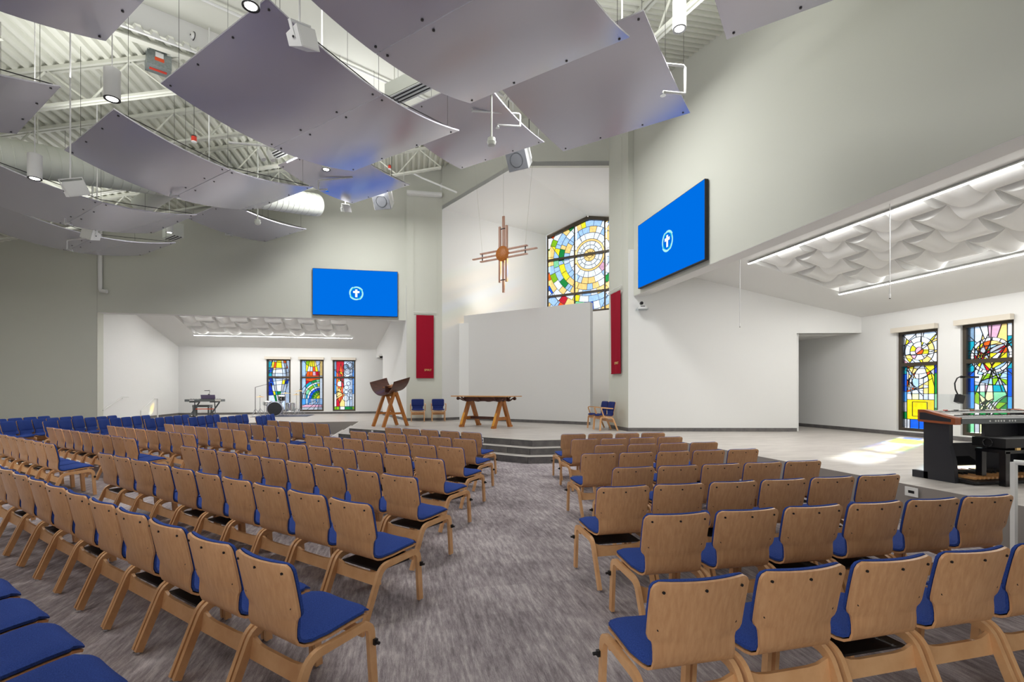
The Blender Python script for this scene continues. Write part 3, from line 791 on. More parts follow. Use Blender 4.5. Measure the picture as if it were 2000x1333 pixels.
def window(loc, rz, Wd, Ht, transom, lines, colour, came, seed, label):
    WN[0] += 1
    t = bpy.data.objects.new('window_%d' % WN[0], None); COL.objects.link(t); t.location = loc; t.rotation_euler = (0, 0, rz); struct(t); t['label'] = label
    fw = 0.075; d = 0.11
    mb = MB().bb((0, -.02, 0), (fw, d, Ht)).bb((Wd - fw, -.02, 0), (Wd, d, Ht)).bb((fw, -.02, 0), (Wd - fw, d, fw)).bb((fw, -.02, Ht - fw), (Wd - fw, d, Ht)); mb.build('window_frame', 'bronze', t)
    MB().bb((fw, -.03, transom - .045), (Wd - fw, d, transom + .045)).build('transom', 'bronze', t)
    g = MB().bb((0, 0, 0), (.001, .001, .001)).build('glazing', 'lead', t, loc=(0, .035, 0))
    rng = random.Random(seed)
    glass(g, [(fw, fw), (Wd - fw, fw), (Wd - fw, Ht - fw), (fw, Ht - fw)], lines(rng), colour, came, rng)
    MB().bb((-.06, -.21, Ht - .02), (Wd + .02, -.10, Ht + .1)).build('shade_cassette', 'shade_fabric', t)
    return t
X = lambda x, y0, y1: [(x, y0), (x, y1)]
Y_ = lambda y, x0, x1: [(x0, y), (x1, y)]
# --- transept by the organ
def r1_lines(g):
    L = [X(.17, -1, 1.69), X(.84, -1, 1.69), Y_(1.0, 0, .17), Y_(.74, 0, .3), Y_(.48, 0, .17), Y_(.30, 0, 1.1), Y_(1.45, .84, 1.1), Y_(1.45, 0, .17), Y_(.95, .84, 1.1), Y_(.60, .84, 1.1),
         [(.31, .38), (.67, .38), (.67, .74), (.31, .74), (.31, .38)], X(.25, -1, .3), X(.47, -1, .3), X(.68, -1, .3), Y_(.80, .17, .84), Y_(.95, .17, .84), X(.30, .8, 1.3), X(.47, .8, 1.5), X(.58, .8, 1.35), X(.70, .8, 1.4), Y_(1.69, 0, 1.1)]
    L += [circle(.48, 2.02, r) for r in (.10, .23, .36)] + arcs(.48, 2.02, .10, .23, 6, g, .3) + arcs(.48, 2.02, .23, .36, 9, g, .3) + arcs(.48, 2.02, .36, .9, 11, g, .35) + hatch(g, 16, .08, .95, 1.72, 2.5, .5)
    L += [circle(.48, 1.62, .30, 20, PI, 2 * PI), circle(.48, 2.02, .58, 30)] + hatch(g, 20, .2, .82, 1.0, 1.65, .55)
    return L
def r1_col(x, y, a, g):
    if y > 1.69:
        if x < .12 or x > .92: return pick(g, 'pale', 'ice', 'white')
        return pick(g, *(['white'] * 9 + ['ice'] * 4 + ['gray', 'yellow', 'yellow', 'red', 'orange', 'pink', 'tan']))
    if x < .17: return C_['teal'] if y > 1.45 else C_['blue'] if y > 1.0 else C_['sky'] if y > .74 else C_['gray'] if y > .48 else C_['green'] if y > .3 else C_['gray']
    if x > .84: return C_['navy'] if y > 1.45 else C_['green'] if y > .95 else C_['mint'] if y > .6 else C_['green'] if y > .3 else C_['cream']
    if y < .30: return C_['blue'] if .25 < x < .68 else C_['gray'] if x < .25 else C_['cream']
    if .31 < x < .67 and y < .74: return C_['gold']
    if y < .80: return C_['cream']
    if y < .95: return pick(g, 'white', 'ice', 'cream')
    return pick(g, 'white', 'white', 'ice', 'ice', 'yellow', 'tan', 'tan', 'orange', 'gray', 'pale')
def r2_lines(g):
    L = [X(.20, -1, 3), X(.82, -1, 3), Y_(2.15, 0, .2), Y_(1.75, 0, .2), Y_(1.45, 0, .2), Y_(1.0, 0, .2), Y_(.62, 0, .2), Y_(.28, 0, 1.1), Y_(2.2, .82, 1.1), Y_(1.85, .82, 1.1), Y_(1.5, .82, 1.1), Y_(.9, .82, 1.1), Y_(.6, .82, 1.1),
         Y_(1.0, .2, .82), Y_(1.15, .2, .82), X(.30, .28, 1.2), X(.42, -1, .28), X(.62, -1, .28), X(.30, -1, .28)]
    L += [circle(.52, 1.80, .33), circle(.52, 1.80, .40)] + arcs(.52, 1.80, .33, .40, 12, g) + hatch(g, 24, .28, .76, 1.52, 2.08, .8) + arcs(.52, 1.80, .40, 1.0, 16, g, .3) + hatch(g, 10, .22, .8, 1.05, 1.5, .5)
    for k in range(7):
        x = .34 + .075 * k; L += [circle(x + .3, .45, .42 + .02 * k, 10, PI * .62, PI * .98)]
    L += hatch(g, 14, .3, .8, .35, 1.0, .55)
    return L
def r2_col(x, y, a, g):
    r = math.hypot(x - .52, y - 1.80)
    if r < .33: return pick(g, 'orange', 'orange', 'yellow', 'yellow', 'tan', 'red', 'pale', 'white', 'gray')
    if r < .40: return C_['white']
    if x < .20: return C_['steel'] if y > 2.15 else C_['teal'] if y > 1.45 else C_['blue'] if y > 1.0 else C_['sky'] if y > .62 else C_['green'] if y > .28 else C_['mint']
    if x > .82: return C_['white'] if y > 2.2 else C_['teal'] if y > 1.5 else C_['blue'] if y > .9 else C_['sky'] if y > .6 else C_['cream']
    if y > 2.1: return pick(g, 'white', 'white', 'ice', 'tan', 'pink')
    if y > 1.15: return pick(g, 'white', 'ice', 'pale', 'gray', 'lime', 'steel')
    if y > 1.0: return pick(g, 'pink', 'white', 'teal', 'ice')
    if y > .28: return pick(g, 'green', 'green', 'cream', 'cream', 'lime', 'mint', 'white')
    return pick(g, 'blue', 'gray', 'cream', 'green', 'mint')
WH = WZ1 - WZ0
for k, (p, q) in enumerate(RW):
    window((12.58, q, WZ0), -PI / 2, q - p, WH, 1.69, r1_lines if k != 1 else r2_lines, r1_col if k != 1 else r2_col, 0.013, 11 + k,
           ['stained glass window with yellow square beside the organ', 'stained glass window with orange sunburst disc behind the organ', 'stained glass window in the organ transept nearest its end wall'][k])
# --- transept by the drums
def l1_lines(g):
    L = [X(.22, 1.0, 3), X(.88, 1.0, 3), Y_(1.35, 0, .22), Y_(1.9, 0, .3), Y_(2.1, 0, .3), Y_(1.5, .8, 1.2), Y_(1.9, .8, 1.2)]
    for a, b in ((.05, .45), (.22, .5), (.36, .54), (.72, .56), (.88, .58), (1.05, .63)): L.append([(a, 1.75), (b, .25)]); L.append([(a, 1.75), (a * .5 + .27, 2.6)])
    for y in (.5, .8, 1.05, 1.3, 1.5, 1.62, 1.85, 2.0, 2.2, 2.35): L.append([(0.0, y + g.uniform(-.1, .1)), (1.0, y + g.uniform(-.1, .1))])
    return L
def l1_col(x, y, a, g):
    if y > 1.65:
        if x < .25: return pick(g, 'teal', 'blue', 'orange', 'white', 'ice')
        return pick(g, 'white', 'white', 'white', 'ice', 'ice', 'gray', 'gray', 'yellow', 'yellow', 'orange', 'tan')
    if y > .75 and (x < .28 or x > .84): return pick(g, 'blue', 'blue', 'navy', 'ice')
    if y < .75 and (x < .28 or x > .80): return pick(g, 'gray', 'ice', 'steel', 'steel')
    return pick(g, 'white', 'white', 'ice', 'ice', 'gray', 'gray', 'teal', 'green', 'orange', 'yellow', 'pale', 'gray')
def l2_lines(g):
    L = [X(.25, .3, 3), X(.90, .3, 3), Y_(.62, 0, 1.2), Y_(.32, 0, 1.2), Y_(.2, 0, 1.2), Y_(1.75, 0, 1.2), Y_(1.95, .25, .9)]
    for r in (.18, .32, .40, .52, .60, .74, .82, .95): L.append(circle(.92, .62, r, 24, PI * .5, PI))
    L += arcs(.92, .62, .18, .95, 18, g) + [circle(.57, 2.6, .42, 20, PI, 2 * PI), circle(.25, .95, .55, 16, 0, PI * .5)] + [[(.57 + .05 * k, 2.6), (.57 + .16 * k, 1.7)] for k in (-2, -1, 0, 1, 2)]
    L += [X(.35 + .06 * k, .32, .62) for k in range(9)]
    return L
def l2_col(x, y, a, g):
    if y < .2: return C_['gray']
    if y < .32: return pick(g, 'pink', 'ice')
    if y < .62: return pick(g, 'sky', 'pale', 'pale', 'ice')
    r = math.hypot(x - .92, y - .62)
    if x < .25: return pick(g, 'pale', 'ice', 'gray', 'steel')
    if y < 1.62 and r < .95:
        return C_['yellow'] if r < .18 else C_['lime'] if r < .32 else C_['green'] if r < .4 else C_['blue'] if r < .52 else C_['white'] if r < .6 else pick(g, 'teal', 'lime', 'yellow', 'mint') if r < .74 else C_['white'] if r < .82 else pick(g, 'green', 'mint', 'teal')
    if y < 1.85: return pick(g, 'orange', 'red', 'orange', 'white', 'pink')
    return pick(g, 'yellow', 'yellow', 'tan', 'orange', 'lime', 'ice', 'white')
def l3_lines(g):
    L = [X(.16, -1, 3), X(.52, .95, 3), X(.92, -1, 3), Y_(.22, 0, 1.2), X(.30, -1, .22), X(.56, -1, .9), Y_(.85, .5, 1.2), Y_(1.32, 0, .16), Y_(2.05, 0, .16), Y_(1.32, .92, 1.2), Y_(2.05, .92, 1.2), Y_(.85, 0, .16), X(.66, .22, .9), X(.78, .22, .9)]
    fl = [(.32, .38), (.18, .75), (.24, 1.1), (.20, 1.35), (.28, 1.6), (.26, 1.85), (.34, 2.15), (.37, 2.35), (.42, 2.1), (.50, 1.85), (.46, 1.55), (.52, 1.3), (.47, 1.05), (.5, .75), (.32, .38)]
    L += [fl] + hatch(g, 30, .2, .5, .5, 2.1, .42)
    for _ in range(13): L.append(circle(g.uniform(.6, .88), g.uniform(.6, 2.3), g.uniform(.08, .17), 12))
    L.append([(.32, .38), (.31, -.1)]); L.append([(.35, .38), (.36, -.1)])
    return L
def l3_col(x, y, a, g):
    if y < .22: return C_['lime'] if x < .3 or x > .92 else C_['green'] if x > .6 else C_['white']
    if .18 < x < .52 and .38 < y < 2.35 and abs(x - .35) < .17: return pick(g, 'orange', 'red', 'yellow', 'orange', 'red', 'white', 'tan')
    if x < .16 or x > .92: return C_['steel'] if y > 2.05 else pick(g, 'steel', 'gray') if y > 1.7 else C_['sky'] if y > .85 else C_['white']
    if x < .55 and y > 1.9: return C_['yellow']
    if x < .55: return pick(g, 'white', 'ice', 'tan')
    return pick(g, 'steel', 'gray', 'ice', 'ice', 'gray') if y > .7 else pick(g, 'white', 'ice')
for (p, q), ln, cl, sd, lb in zip(LW, (l1_lines, l2_lines, l3_lines), (l1_col, l2_col, l3_col), (31, 32, 33),
        ('stained glass window with blue wedges behind the drum kit', 'stained glass window with green and blue rainbow arcs', 'stained glass window with a tall red and orange flame')):
    window((p, 25.38, WZ0), 0, q - p, WH, 1.66, ln, cl, 0.02, sd, lb)
# --- great window in the gable end of the chancel niche
def niche_window():
    t = bpy.data.objects.new('window_%d' % (WN[0] + 1), None); COL.objects.link(t); struct(t); t['label'] = 'great gabled stained glass window with yellow ring above the chancel screen wall'
    Wd = (Vector(N2) - Vector(N1)).length; z0 = 5.1; ze = 8.88 - z0; zr = 9.40 - z0
    t.location = (N1[0] + .08, N1[1] + .08, z0); t.rotation_euler = (0, 0, -PI / 4)
    top = lambda x: ze + (zr - ze) * (1 - abs(x - Wd / 2) / (Wd / 2))
    fw = .09; y0, y1 = -.06, .10
    def bar(p, q, w, nm, depth=(y0, y1)):
        p = Vector((p[0], (depth[0] + depth[1]) / 2, p[1])); q = Vector((q[0], (depth[0] + depth[1]) / 2, q[1]))
        MB().beam(p, q, depth[1] - depth[0], w, up=(q - p).cross(Vector((0, 1, 0)))).build(nm, 'bronze', t)
    bar((fw / 2, 0), (fw / 2, ze), fw, 'jamb'); bar((Wd - fw / 2, 0), (Wd - fw / 2, ze), fw, 'jamb')
    bar((0, fw / 2), (Wd, fw / 2), fw, 'sill_frame')
    bar((0, ze - .07), (Wd / 2, zr - .07), .16, 'head_frame'); bar((Wd / 2, zr - .07), (Wd, ze - .07), .16, 'head_frame')
    for x in (1.43, 2.88): bar((x, 0), (x, top(x) - .05), .075, 'mullion')
    for z in (6.0 - z0, 7.70 - z0): bar((0, z), (Wd, z), .085, 'transom', (y0 - .01, y1 + .01))
    g = random.Random(5); cx, cz_ = 2.13, 7.66 - z0
    L = [circle(cx, cz_, r, 56) for r in (.13, .28, .45, .62, .72, 1.0, 1.28, 1.55, 1.82, 2.1, 2.45, 2.8, 3.2)]
    for r0, r1, n in ((.13, .28, 5), (.28, .45, 9), (.45, .62, 13), (.72, 1.0, 17), (1.0, 1.28, 24), (1.28, 1.55, 26), (1.55, 1.82, 30), (1.82, 2.1, 30), (2.1, 2.45, 32), (2.45, 2.8, 30), (2.8, 3.2, 30), (3.2, 3.9, 26)):
        L += arcs(cx, cz_, r0, r1, n, g, 0.28, g.uniform(0, 1))
    L += [[(.1, 3.4), (.9, 2.3)], [(.1, .2), (1.4, 1.5)], [(0, 1.6), (.8, .2)], [(2.6, 0), (3.4, 1.4)], [(1.4, 4.2), (1.9, 2.8)]]
    def col(x, y, a, g):
        r = math.hypot(x - cx, y - cz_)
        if r < .28: return C_['tan']
        if r < .62: return C_['white']
        if r < .72: return C_['yellow']
        if r < 1.0: return pick(g, *(['white'] * 10 + ['ice', 'pink', 'yellow']))
        if r < 1.28: return pick(g, 'white', 'white', 'ice', 'pale', 'tan', 'pale')
        if r < 1.82: return pick(g, 'tan', 'tan', 'pale', 'pale', 'pale', 'green', 'white', 'white', 'yellow', 'mint', 'tan')
        if r < 2.1: return pick(g, 'white', 'white', 'white', 'tan', 'pale', 'yellow', 'lime')
        return pick(g, 'tan', 'pale', 'pale', 'white', 'white', 'green', 'mint', 'blue', 'orange', 'red', 'tan', 'ice')
    gz = MB().bb((0, 0, 0), (.001, .001, .001)).build('glazing', 'lead', t, loc=(0, .02, 0))
    glass(gz, [(fw, fw), (Wd - fw, fw), (Wd - fw, ze - .1), (Wd / 2, zr - .12), (fw, ze - .1)], L, col, 0.018, g, 0.06)
niche_window()
# ================================================================ ceiling: clouds, lamps, services
_c, _s = math.cos(YAW), math.sin(YAW)
def at(px, py, Y):
    """point seen at a photo pixel, Y metres in front of the camera"""
    k = (px - CX) / F * Y
    return Vector((k * _c + Y * _s, -k * _s + Y * _c, EYE + (HY - py) / F * Y))
def deck_z(x, y):
    d = y - x
    if 9.92 < d < 15.68: return zsp(x + y)
    return zl(x) if d > 12.8 else zl(y - 12.8)
BOLT = mk('bolt', MB().cyl((0, 0, -.012), (0, 0, .03), .016, 8), 'dark_metal')
CABLE = {}
CLOUDS = [  # far corner nearer the organ, z, width, chord, sag, rise of the near end, panels, label
    (2.66, 5.57, 5.905, 2.44, 3.66, .30, 0, 2, 'two-panel curved grey ceiling cloud over the front of the organ-side aisle'),
    (0.936, 8.93, 6.34, 2.93, 3.66, .25, 0, 2, 'wide two-panel curved grey ceiling cloud with slot diffuser behind its edge'),
    (-2.06, 11.66, 6.19, 2.44, 3.71, .30, 0, 2, 'two-panel curved grey ceiling cloud in front of the round duct'),
    (4.81, 7.73, 6.41, 2.44, 2.5, .05, .17, 1, 'single-panel grey ceiling cloud nearest the screen beside the organ transept'),
    (-4.97, 13.02, 5.845, 2.44, 3.71, .29, 0, 2, 'two-panel curved grey ceiling cloud directly under the round duct'),
    (-6.95, 16.64, 6.125, 2.44, 3.9, .31, 0, 2, 'two-panel curved grey ceiling cloud nearest the drum-side wall'),
    (0.08, 13.99, 7.36, 2.44, 2.44, .12, .25, 1, 'single-panel grey ceiling cloud nearest the lectern-side pillar'),
    (3.11, 10.93, 7.325, 2.44, 2.44, .12, .25, 1, 'single-panel grey ceiling cloud above the chancel steps'),
    (-2.07, 5.42, 6.1, 2.44, 3.66, .30, 0, 2, 'two-panel curved grey ceiling cloud beside the tagged metal control box'),
    (-5.16, 8.58, 6.225, 2.44, 3.66, .30, 0, 2, 'two-panel curved grey ceiling cloud beside the long pendant over the middle aisle'),
    (-3.28, 17.29, 6.975, 2.44, 2.6, .12, .10, 1, 'single-panel grey ceiling cloud above the drum-side screen'),
    (5.83, 4.03, 6.2, 2.44, 2.5, .05, .17, 1, 'single-panel grey ceiling cloud tight against the organ-side wall')]
for (cx, cyy, z, w, ch, sag, rise, npan, lab) in CLOUDS:
    P = Vector((cx, cyy, z))
    t = thing('acoustic_ceiling_cloud', lab, 'ceiling panel', P + EV * w / 2 - DV * ch / 2)
    org = t.location.copy()
    def q(u, a):      # u along the generator (0 organ side .. 1), a along the arc (0 far .. 1 near)
        zz = rise * a - 4 * sag * a * (1 - a)
        return P + EV * (w * u) - DV * (ch * a) + Vector((0, 0, zz)) - org
    for k in range(npan):
        a0, a1 = k / npan, (k + 1) / npan
        if npan == 2: a0 += .002 * k; a1 -= .002 * (1 - k)
        n = 13; rows = [[q(0, a0 + (a1 - a0) * i / (n - 1)), q(1, a0 + (a1 - a0) * i / (n - 1))] for i in range(n)]
        MB().sheet(rows, lambda i, j: (0, 0, .022)).build('panel', 'cloud_panel', t, smooth=True)
    for a in ([.025, .475, .525, .975] if npan == 2 else [.035, .965]):
        for u in (.04, .33, .66, .96): link('bolt', BOLT, t, q(u, a))
    for u in (.03, .97):
        for a in (.06, .5, .94):
            p = q(u, a); wp = p + org; L = deck_z(wp.x, wp.y) - wp.z + 0.02
            key = round(L, 1)
            if key not in CABLE: CABLE[key] = mk('hanger_cable', MB().tube([(0, 0, 0), (0, 0, L)], .0032, 5), 'dark_metal')
            link('hanger_cable', CABLE[key], t, p)
        MB().tube([q(u, .02) + Vector((0, 0, .05)), q(u, .5) + Vector((0, 0, .08)), q(u, .98) + Vector((0, 0, .05))], .008, 6).build('stiffener', 'dark_metal', t)
# cylinder pendants
PEND = [(219, 195, 6.76, .42, 'over the middle aisle beside the control box'), (68, 350, 8.3, .42, 'beside the left end of the round duct'), (490, 14, 5.7, .42, 'beside the widest ceiling cloud'),
        (1327, 58, 7.3, .45, 'close to the organ-side wall'), (914, 221, 10.7, .42, 'above the chancel steps'), (637, 332, 11.6, .40, 'in front of the lectern-side cloud'),
        (331, 455, 15.2, .40, 'beside the slotted air box near the drum-side wall'), (451, 409, 14.8, .40, 'behind the cloud in front of the duct')]
for (px, py, Y, h, where) in PEND:
    p = at(px, py, Y); t = thing('pendant_light', 'white cylinder pendant light ' + where, 'light', p); r = .097
    MB().tube([(0, 0, .012), (0, 0, h - .01), (0, 0, h)], [r, r, r - .012], 24, True).build('cylinder', 'white_metal', t, smooth=True)
    n = 24; mb = MB(); vs = []
    for rr, zz in ((r, .012), (r, 0), (r - .012, 0), (r - .03, .011)):
        for k in range(n): vs.append((rr * math.cos(2 * PI * k / n), rr * math.sin(2 * PI * k / n), zz))
    mb.add(vs, [(i * n + k, i * n + (k + 1) % n, (i + 1) * n + (k + 1) % n, (i + 1) * n + k) for i in range(3) for k in range(n)])
    mb.build('trim_ring', 'black', t)
    MB().cyl((0, 0, .006), (0, 0, .011), r - .03, 20).build('lens', 'lamp_lens', t)
    L = deck_z(p.x, p.y) - p.z - h + .03
    MB().tube([(0, 0, h), (0, 0, h + L)], .007, 6).build('stem', 'white_metal', t)
    ld = bpy.data.lights.new('pendant_lamp', 'SPOT'); ld.energy = 260 * PENDANT; ld.spot_size = 1.5; ld.spot_blend = .6; ld.shadow_soft_size = .06; ld.color = (1, .97, .92)
    lo = bpy.data.objects.new('pendant_lamp', ld); COL.objects.link(lo); lo.location = p - Vector((0, 0, .03))
# small white wedge loudspeakers on yokes
def wedge(px, py, Y, w, ang, tilt, label):
    p = at(px, py, Y); t = thing('wedge_loudspeaker', label, 'loudspeaker', p); hw = w / 2; rot = (tilt, 0, ang)
    prof2 = [(-hw * .55, -hw * .8), (hw * .75, -hw * .45), (hw * .75, hw * .45), (-hw * .55, hw * .8)]
    MB().add([(x_, -hw, z_) for x_, z_ in prof2] + [(x_, hw, z_) for x_, z_ in prof2], [(0, 1, 2, 3), (7, 6, 5, 4), (0, 4, 5, 1), (1, 5, 6, 2), (2, 6, 7, 3), (3, 7, 4, 0)]).build('cabinet', 'white_metal', t, rot=rot)
    MB().box((-hw * .56, 0, 0), (.008, w * .92, w * .72)).build('grille', 'paper', t, rot=rot)
    MB().box((0, -hw - .008, hw * .55), (w * .14, .01, hw * 1.3)).box((0, hw + .008, hw * .55), (w * .14, .01, hw * 1.3)).box((0, 0, hw * 1.18), (w * .14, w + .03, .012)).build('yoke', 'white_metal', t, rot=rot)
    MB().cyl((0, -hw - .02, 0), (0, -hw + .002, 0), .014, 10).cyl((0, hw - .002, 0), (0, hw + .02, 0), .014, 10).build('yoke_knob', 'black', t, rot=rot)
    wt = Euler(rot).to_matrix() @ Vector((0, 0, hw * 1.18))
    MB().tube([wt, (wt.x, wt.y, deck_z(p.x, p.y) - p.z)], .012, 8).build('drop_rod', 'white_metal', t)
wedge(593, 78, 6.0, .30, 2.5, -.35, 'white wedge loudspeaker on a yoke beside the widest cloud')
wedge(148, 371, 8.2, .30, 2.2, -.4, 'white wedge loudspeaker on a yoke in front of the duct')
wedge(176, 458, 12.9, .36, 1.2, .3, 'white wedge loudspeaker on a yoke between two low clouds')
wedge(676, 409, 15.0, .26, 2.3, -.2, 'white wedge loudspeaker on a yoke under the lectern-side cloud')
def bigspk(px, py, Y, w, ang, label):
    p = at(px, py, Y); rot = (.55, 0, ang); t = thing('main_loudspeaker', label, 'loudspeaker', p); h = w / 2
    MB().add([(-h, -h * .95, -h * .9), (h, -h * .95, -h * .9), (h, -h * .95, h * .9), (-h, -h * .95, h * .9), (-h * .7, h * .8, -h * .6), (h * .7, h * .8, -h * .6), (h * .7, h * .8, h * .6), (-h * .7, h * .8, h * .6)],
             [(0, 1, 2, 3), (7, 6, 5, 4), (0, 4, 5, 1), (1, 5, 6, 2), (2, 6, 7, 3), (3, 7, 4, 0)]).build('cabinet', 'white_metal', t, rot=rot)
    MB().box((0, -h * .97, 0), (w * .96, .016, w * .86)).build('grille', 'grille', t, rot=rot)
    MB().tube([(h * .6 * math.cos(2 * PI * k / 32), -h * .985, h * .6 * math.sin(2 * PI * k / 32)) for k in range(33)], .012, 5, False).build('cone_rim', 'organ_strip', t, smooth=True, rot=rot)
    MB().box((-h - .012, 0, h * .3), (.012, .04, h * 1.1)).box((h + .012, 0, h * .3), (.012, .04, h * 1.1)).build('bracket', 'white_metal', t, rot=rot)
    for sx in (-1, 1):
        a = Euler(rot).to_matrix() @ Vector((sx * (h + .012), 0, h * .8)); MB().tube([a, (a.x, a.y, deck_z(p.x, p.y) - p.z - .05)], .01, 6).build('drop_rod', 'dark_metal', t)
bigspk(1017, 309, 12.6, .56, 2.45 - PI, 'grey-grilled main loudspeaker above the chancel steps')
bigspk(751, 390, 15.5, .56, 2.75 - PI, 'grey-grilled main loudspeaker beside the lectern-side pillar')
# fire sprinklers: head, horizontal arm, riser to the deck
def sprinkler(head, elbow, Y, label, rise=.28, back=1.0):
    a = at(*head, Y); b = at(*elbow, Y + .05); b.z = a.z + .06
    t = thing('sprinkler', label, 'sprinkler', a); h = (a - b); h.z = 0; h.normalize(); e = b - a; c = e + h * back + Vector((0, 0, rise)); w = a + c
    MB().tube([(0, 0, .035), (0, 0, .06), e * .98, e, e + Vector((0, 0, .05)), e + Vector((0, 0, rise - .03)), e + Vector((0, 0, rise)) + h * .03, c], .02, 8).build('pipe', 'white_metal', t, smooth=True)
    MB().tube([c + Vector((0, 0, -.02)), (c.x, c.y, deck_z(w.x, w.y) - a.z - .02)], .013, 8).build('riser', 'white_metal', t, smooth=True)
    MB().tube([(0, 0, .04), (0, 0, .015), (0, 0, .012), (0, 0, 0)], [.018, .022, .045, .045], 12).build('head', 'chrome', t, smooth=True)
for h, e, Y, lb in (((710, 212), (745, 191), 8.6, 'beneath the widest cloud'), ((972, 250), (1016, 231), 10.2, 'beneath the cloud above the steps'), ((1295, 187), (1338, 166), 7.4, 'beneath the cloud by the organ-side wall'),
                    ((349, 388), (334, 392), 10.6, 'beneath the cloud in front of the duct'), ((639, 374), (622, 381), 13.4, 'beneath the lectern-side cloud'), ((138, 441), (127, 446), 11.2, 'beneath the cloud under the duct'),
                    ((452, 462), (441, 461), 16.6, 'beneath the cloud over the drum-side screen'), ((140, 491), (131, 492), 13.6, 'beneath the cloud nearest the drum-side wall')):
    sprinkler(h, e, Y, 'white pipe sprinkler with chrome head ' + lb, .42 if Y < 8 else .26)
def ceiling_mic(px, py, Y, r, label):
    p = at(px, py, Y); t = thing('ceiling_speaker_pod', label, 'ceiling device', p)
    MB().tube([(0, 0, -r * .9), (0, 0, -r * .75), (0, 0, -.1 * r), (0, 0, 0), (0, 0, .1 * r), (0, 0, .75 * r)], [r * .45, r * .8, r, r, r * .9, r * .85], 18).build('pod', 'duct_paint', t, smooth=True)
    MB().tube([(0, 0, .75 * r), (0, 0, deck_z(p.x, p.y) - p.z)], .018, 8).build('drop_rod', 'duct_paint', t)
ceiling_mic(960, 277, 9.7, .09, 'round grey sensor pod on a rod above the steps')
ceiling_mic(503, 434, 13.0, .08, 'round white sensor pod on a rod over the drum-side seats')
def red_pod(px, py, Y, r, label):
    p = at(px, py, Y); t = thing('heat_detector', label, 'detector', p)
    MB().cyl((0, 0, -.05), (0, 0, .05), r, 14).build('body', 'red_paint', t); MB().cyl((0, 0, -.065), (0, 0, -.05), r * .98, 14).build('white_cap', 'paper', t); MB().cyl((0, 0, .05), (0, 0, .075), r * .85, 14).build('black_cap', 'black', t)
    MB().tube([(0, 0, .075), (0, 0, deck_z(p.x, p.y) - p.z)], .005, 5).build('cable', 'black', t)
red_pod(379, 272, 10.8, .055, 'small red detector hanging under the joists on the drum side')
red_pod(761, 327, 16.5, .05, 'small red detector hanging beside the lectern-side pillar')
# control box with warning stickers
p = at(309, 122, 10.2); t = thing('hvac_control_box', 'galvanised metal control box with orange warning stickers under the joists', 'control box', p, rz=.55)
MB().box((0, 0, 0), (.42, .34, .34)).build('box', 'galv', t); MB().box((0, 0, .175), (.46, .05, .02)).box((0, .1, .19), (.8, .04, .03)).build('bracket', 'steel_paint', t)
MB().box((.0, -.172, .06), (.14, .004, .10)).build('white_sticker', 'paper', t); MB().box((.0, -.172, -.03), (.16, .004, .07)).build('orange_sticker', 'orange_paint', t)
MB().box((.0, 0, -.172), (.30, .08, .004)).build('red_sticker', 'red_paint', t)
MB().tube([(-.15, 0, .17), (-.15, 0, deck_z(p.x, p.y) - p.z)], .008, 6).tube([(.15, 0, .17), (.15, 0, deck_z(p.x, p.y) - p.z)], .008, 6).build('hanger_rod', 'steel_paint', t)
# slot diffusers
def slot(px, py, Y, L, d, label, hbox=.3):
    p = at(px, py, Y); t = thing('slot_diffuser', label, 'air diffuser', p, rz=math.atan2(d.y, d.x))
    MB().box((0, 0, hbox / 2 + .02), (L, .34, hbox)).build('plenum', 'duct_paint', t)
    for y_ in (-.14, -.05, .05, .14): MB().box((0, y_, .004), (L, .035, .018)).build('slat', 'white_metal', t)
    for y_ in (-.095, 0, .095): MB().box((0, y_, .012), (L * .99, .05, .008)).build('slot', 'black', t)
    for x_ in (-L * .4, L * .4): MB().tube([(x_, 0, hbox), (x_, 0, deck_z(p.x, p.y) - p.z)], .008, 5).build('hanger_rod', 'steel_paint', t)
slot(800, 183, 10.4, 1.15, EV, 'white slot diffuser behind the widest cloud')
slot(549, 298, 12.8, .8, EV, 'white slot diffuser beside the two track heads')
slot(338, 466, 16.0, .7, EV, 'white slotted air box near the drum-side wall', .42)
# round duct
D0 = Vector((-8.9, 11.3, 6.32)); D1 = Vector((-2.94, 17.35, 7.82)); dv = (D1 - D0); DL = dv.length; dn = dv.normalized()
t = thing('spiral_duct', 'large white round spiral duct running below the joists', 'duct', D0); rd = .36
MB().tube([Vector((0, 0, 0)), dv * .995, dv], [rd, rd, rd * .97], 40).build('duct_shell', 'duct_paint', t, smooth=True)
ringm = None
qrot = dn.to_track_quat('Z', 'Y').to_euler()
for k in range(int(DL / .19)):
    if ringm is None:
        n = 40; mb = MB(); vs = []
        for rr, zz in ((rd - .002, -.008), (rd + .009, 0), (rd - .002, .008)):
            for i in range(n): vs.append((rr * math.cos(2 * PI * i / n), rr * math.sin(2 * PI * i / n), zz))
        mb.add(vs, [(j * n + i, j * n + (i + 1) % n, (j + 1) * n + (i + 1) % n, (j + 1) * n + i) for j in range(2) for i in range(n)])
        ringm = mk('seam_ring', mb, 'duct_paint')
    link('seam_ring', ringm, t, dn * (.1 + k * .19), qrot)
br = D0 + dn * 4.3; bd = Vector((-.75, .45, -.25)).normalized()
MB().tube([br - D0 + bd * .1, br - D0 + bd * 1.5], [.24, .24], 24).build('branch', 'duct_paint', t, smooth=True)
for k in (1.5, 4.5, 7.2):
    p = dn * k + D0; MB().tube([p - D0 + Vector((0, 0, rd)), p - D0 + Vector((0, 0, deck_z(p.x, p.y) - p.z))], .01, 6).build('hanger_rod', 'steel_paint', t)
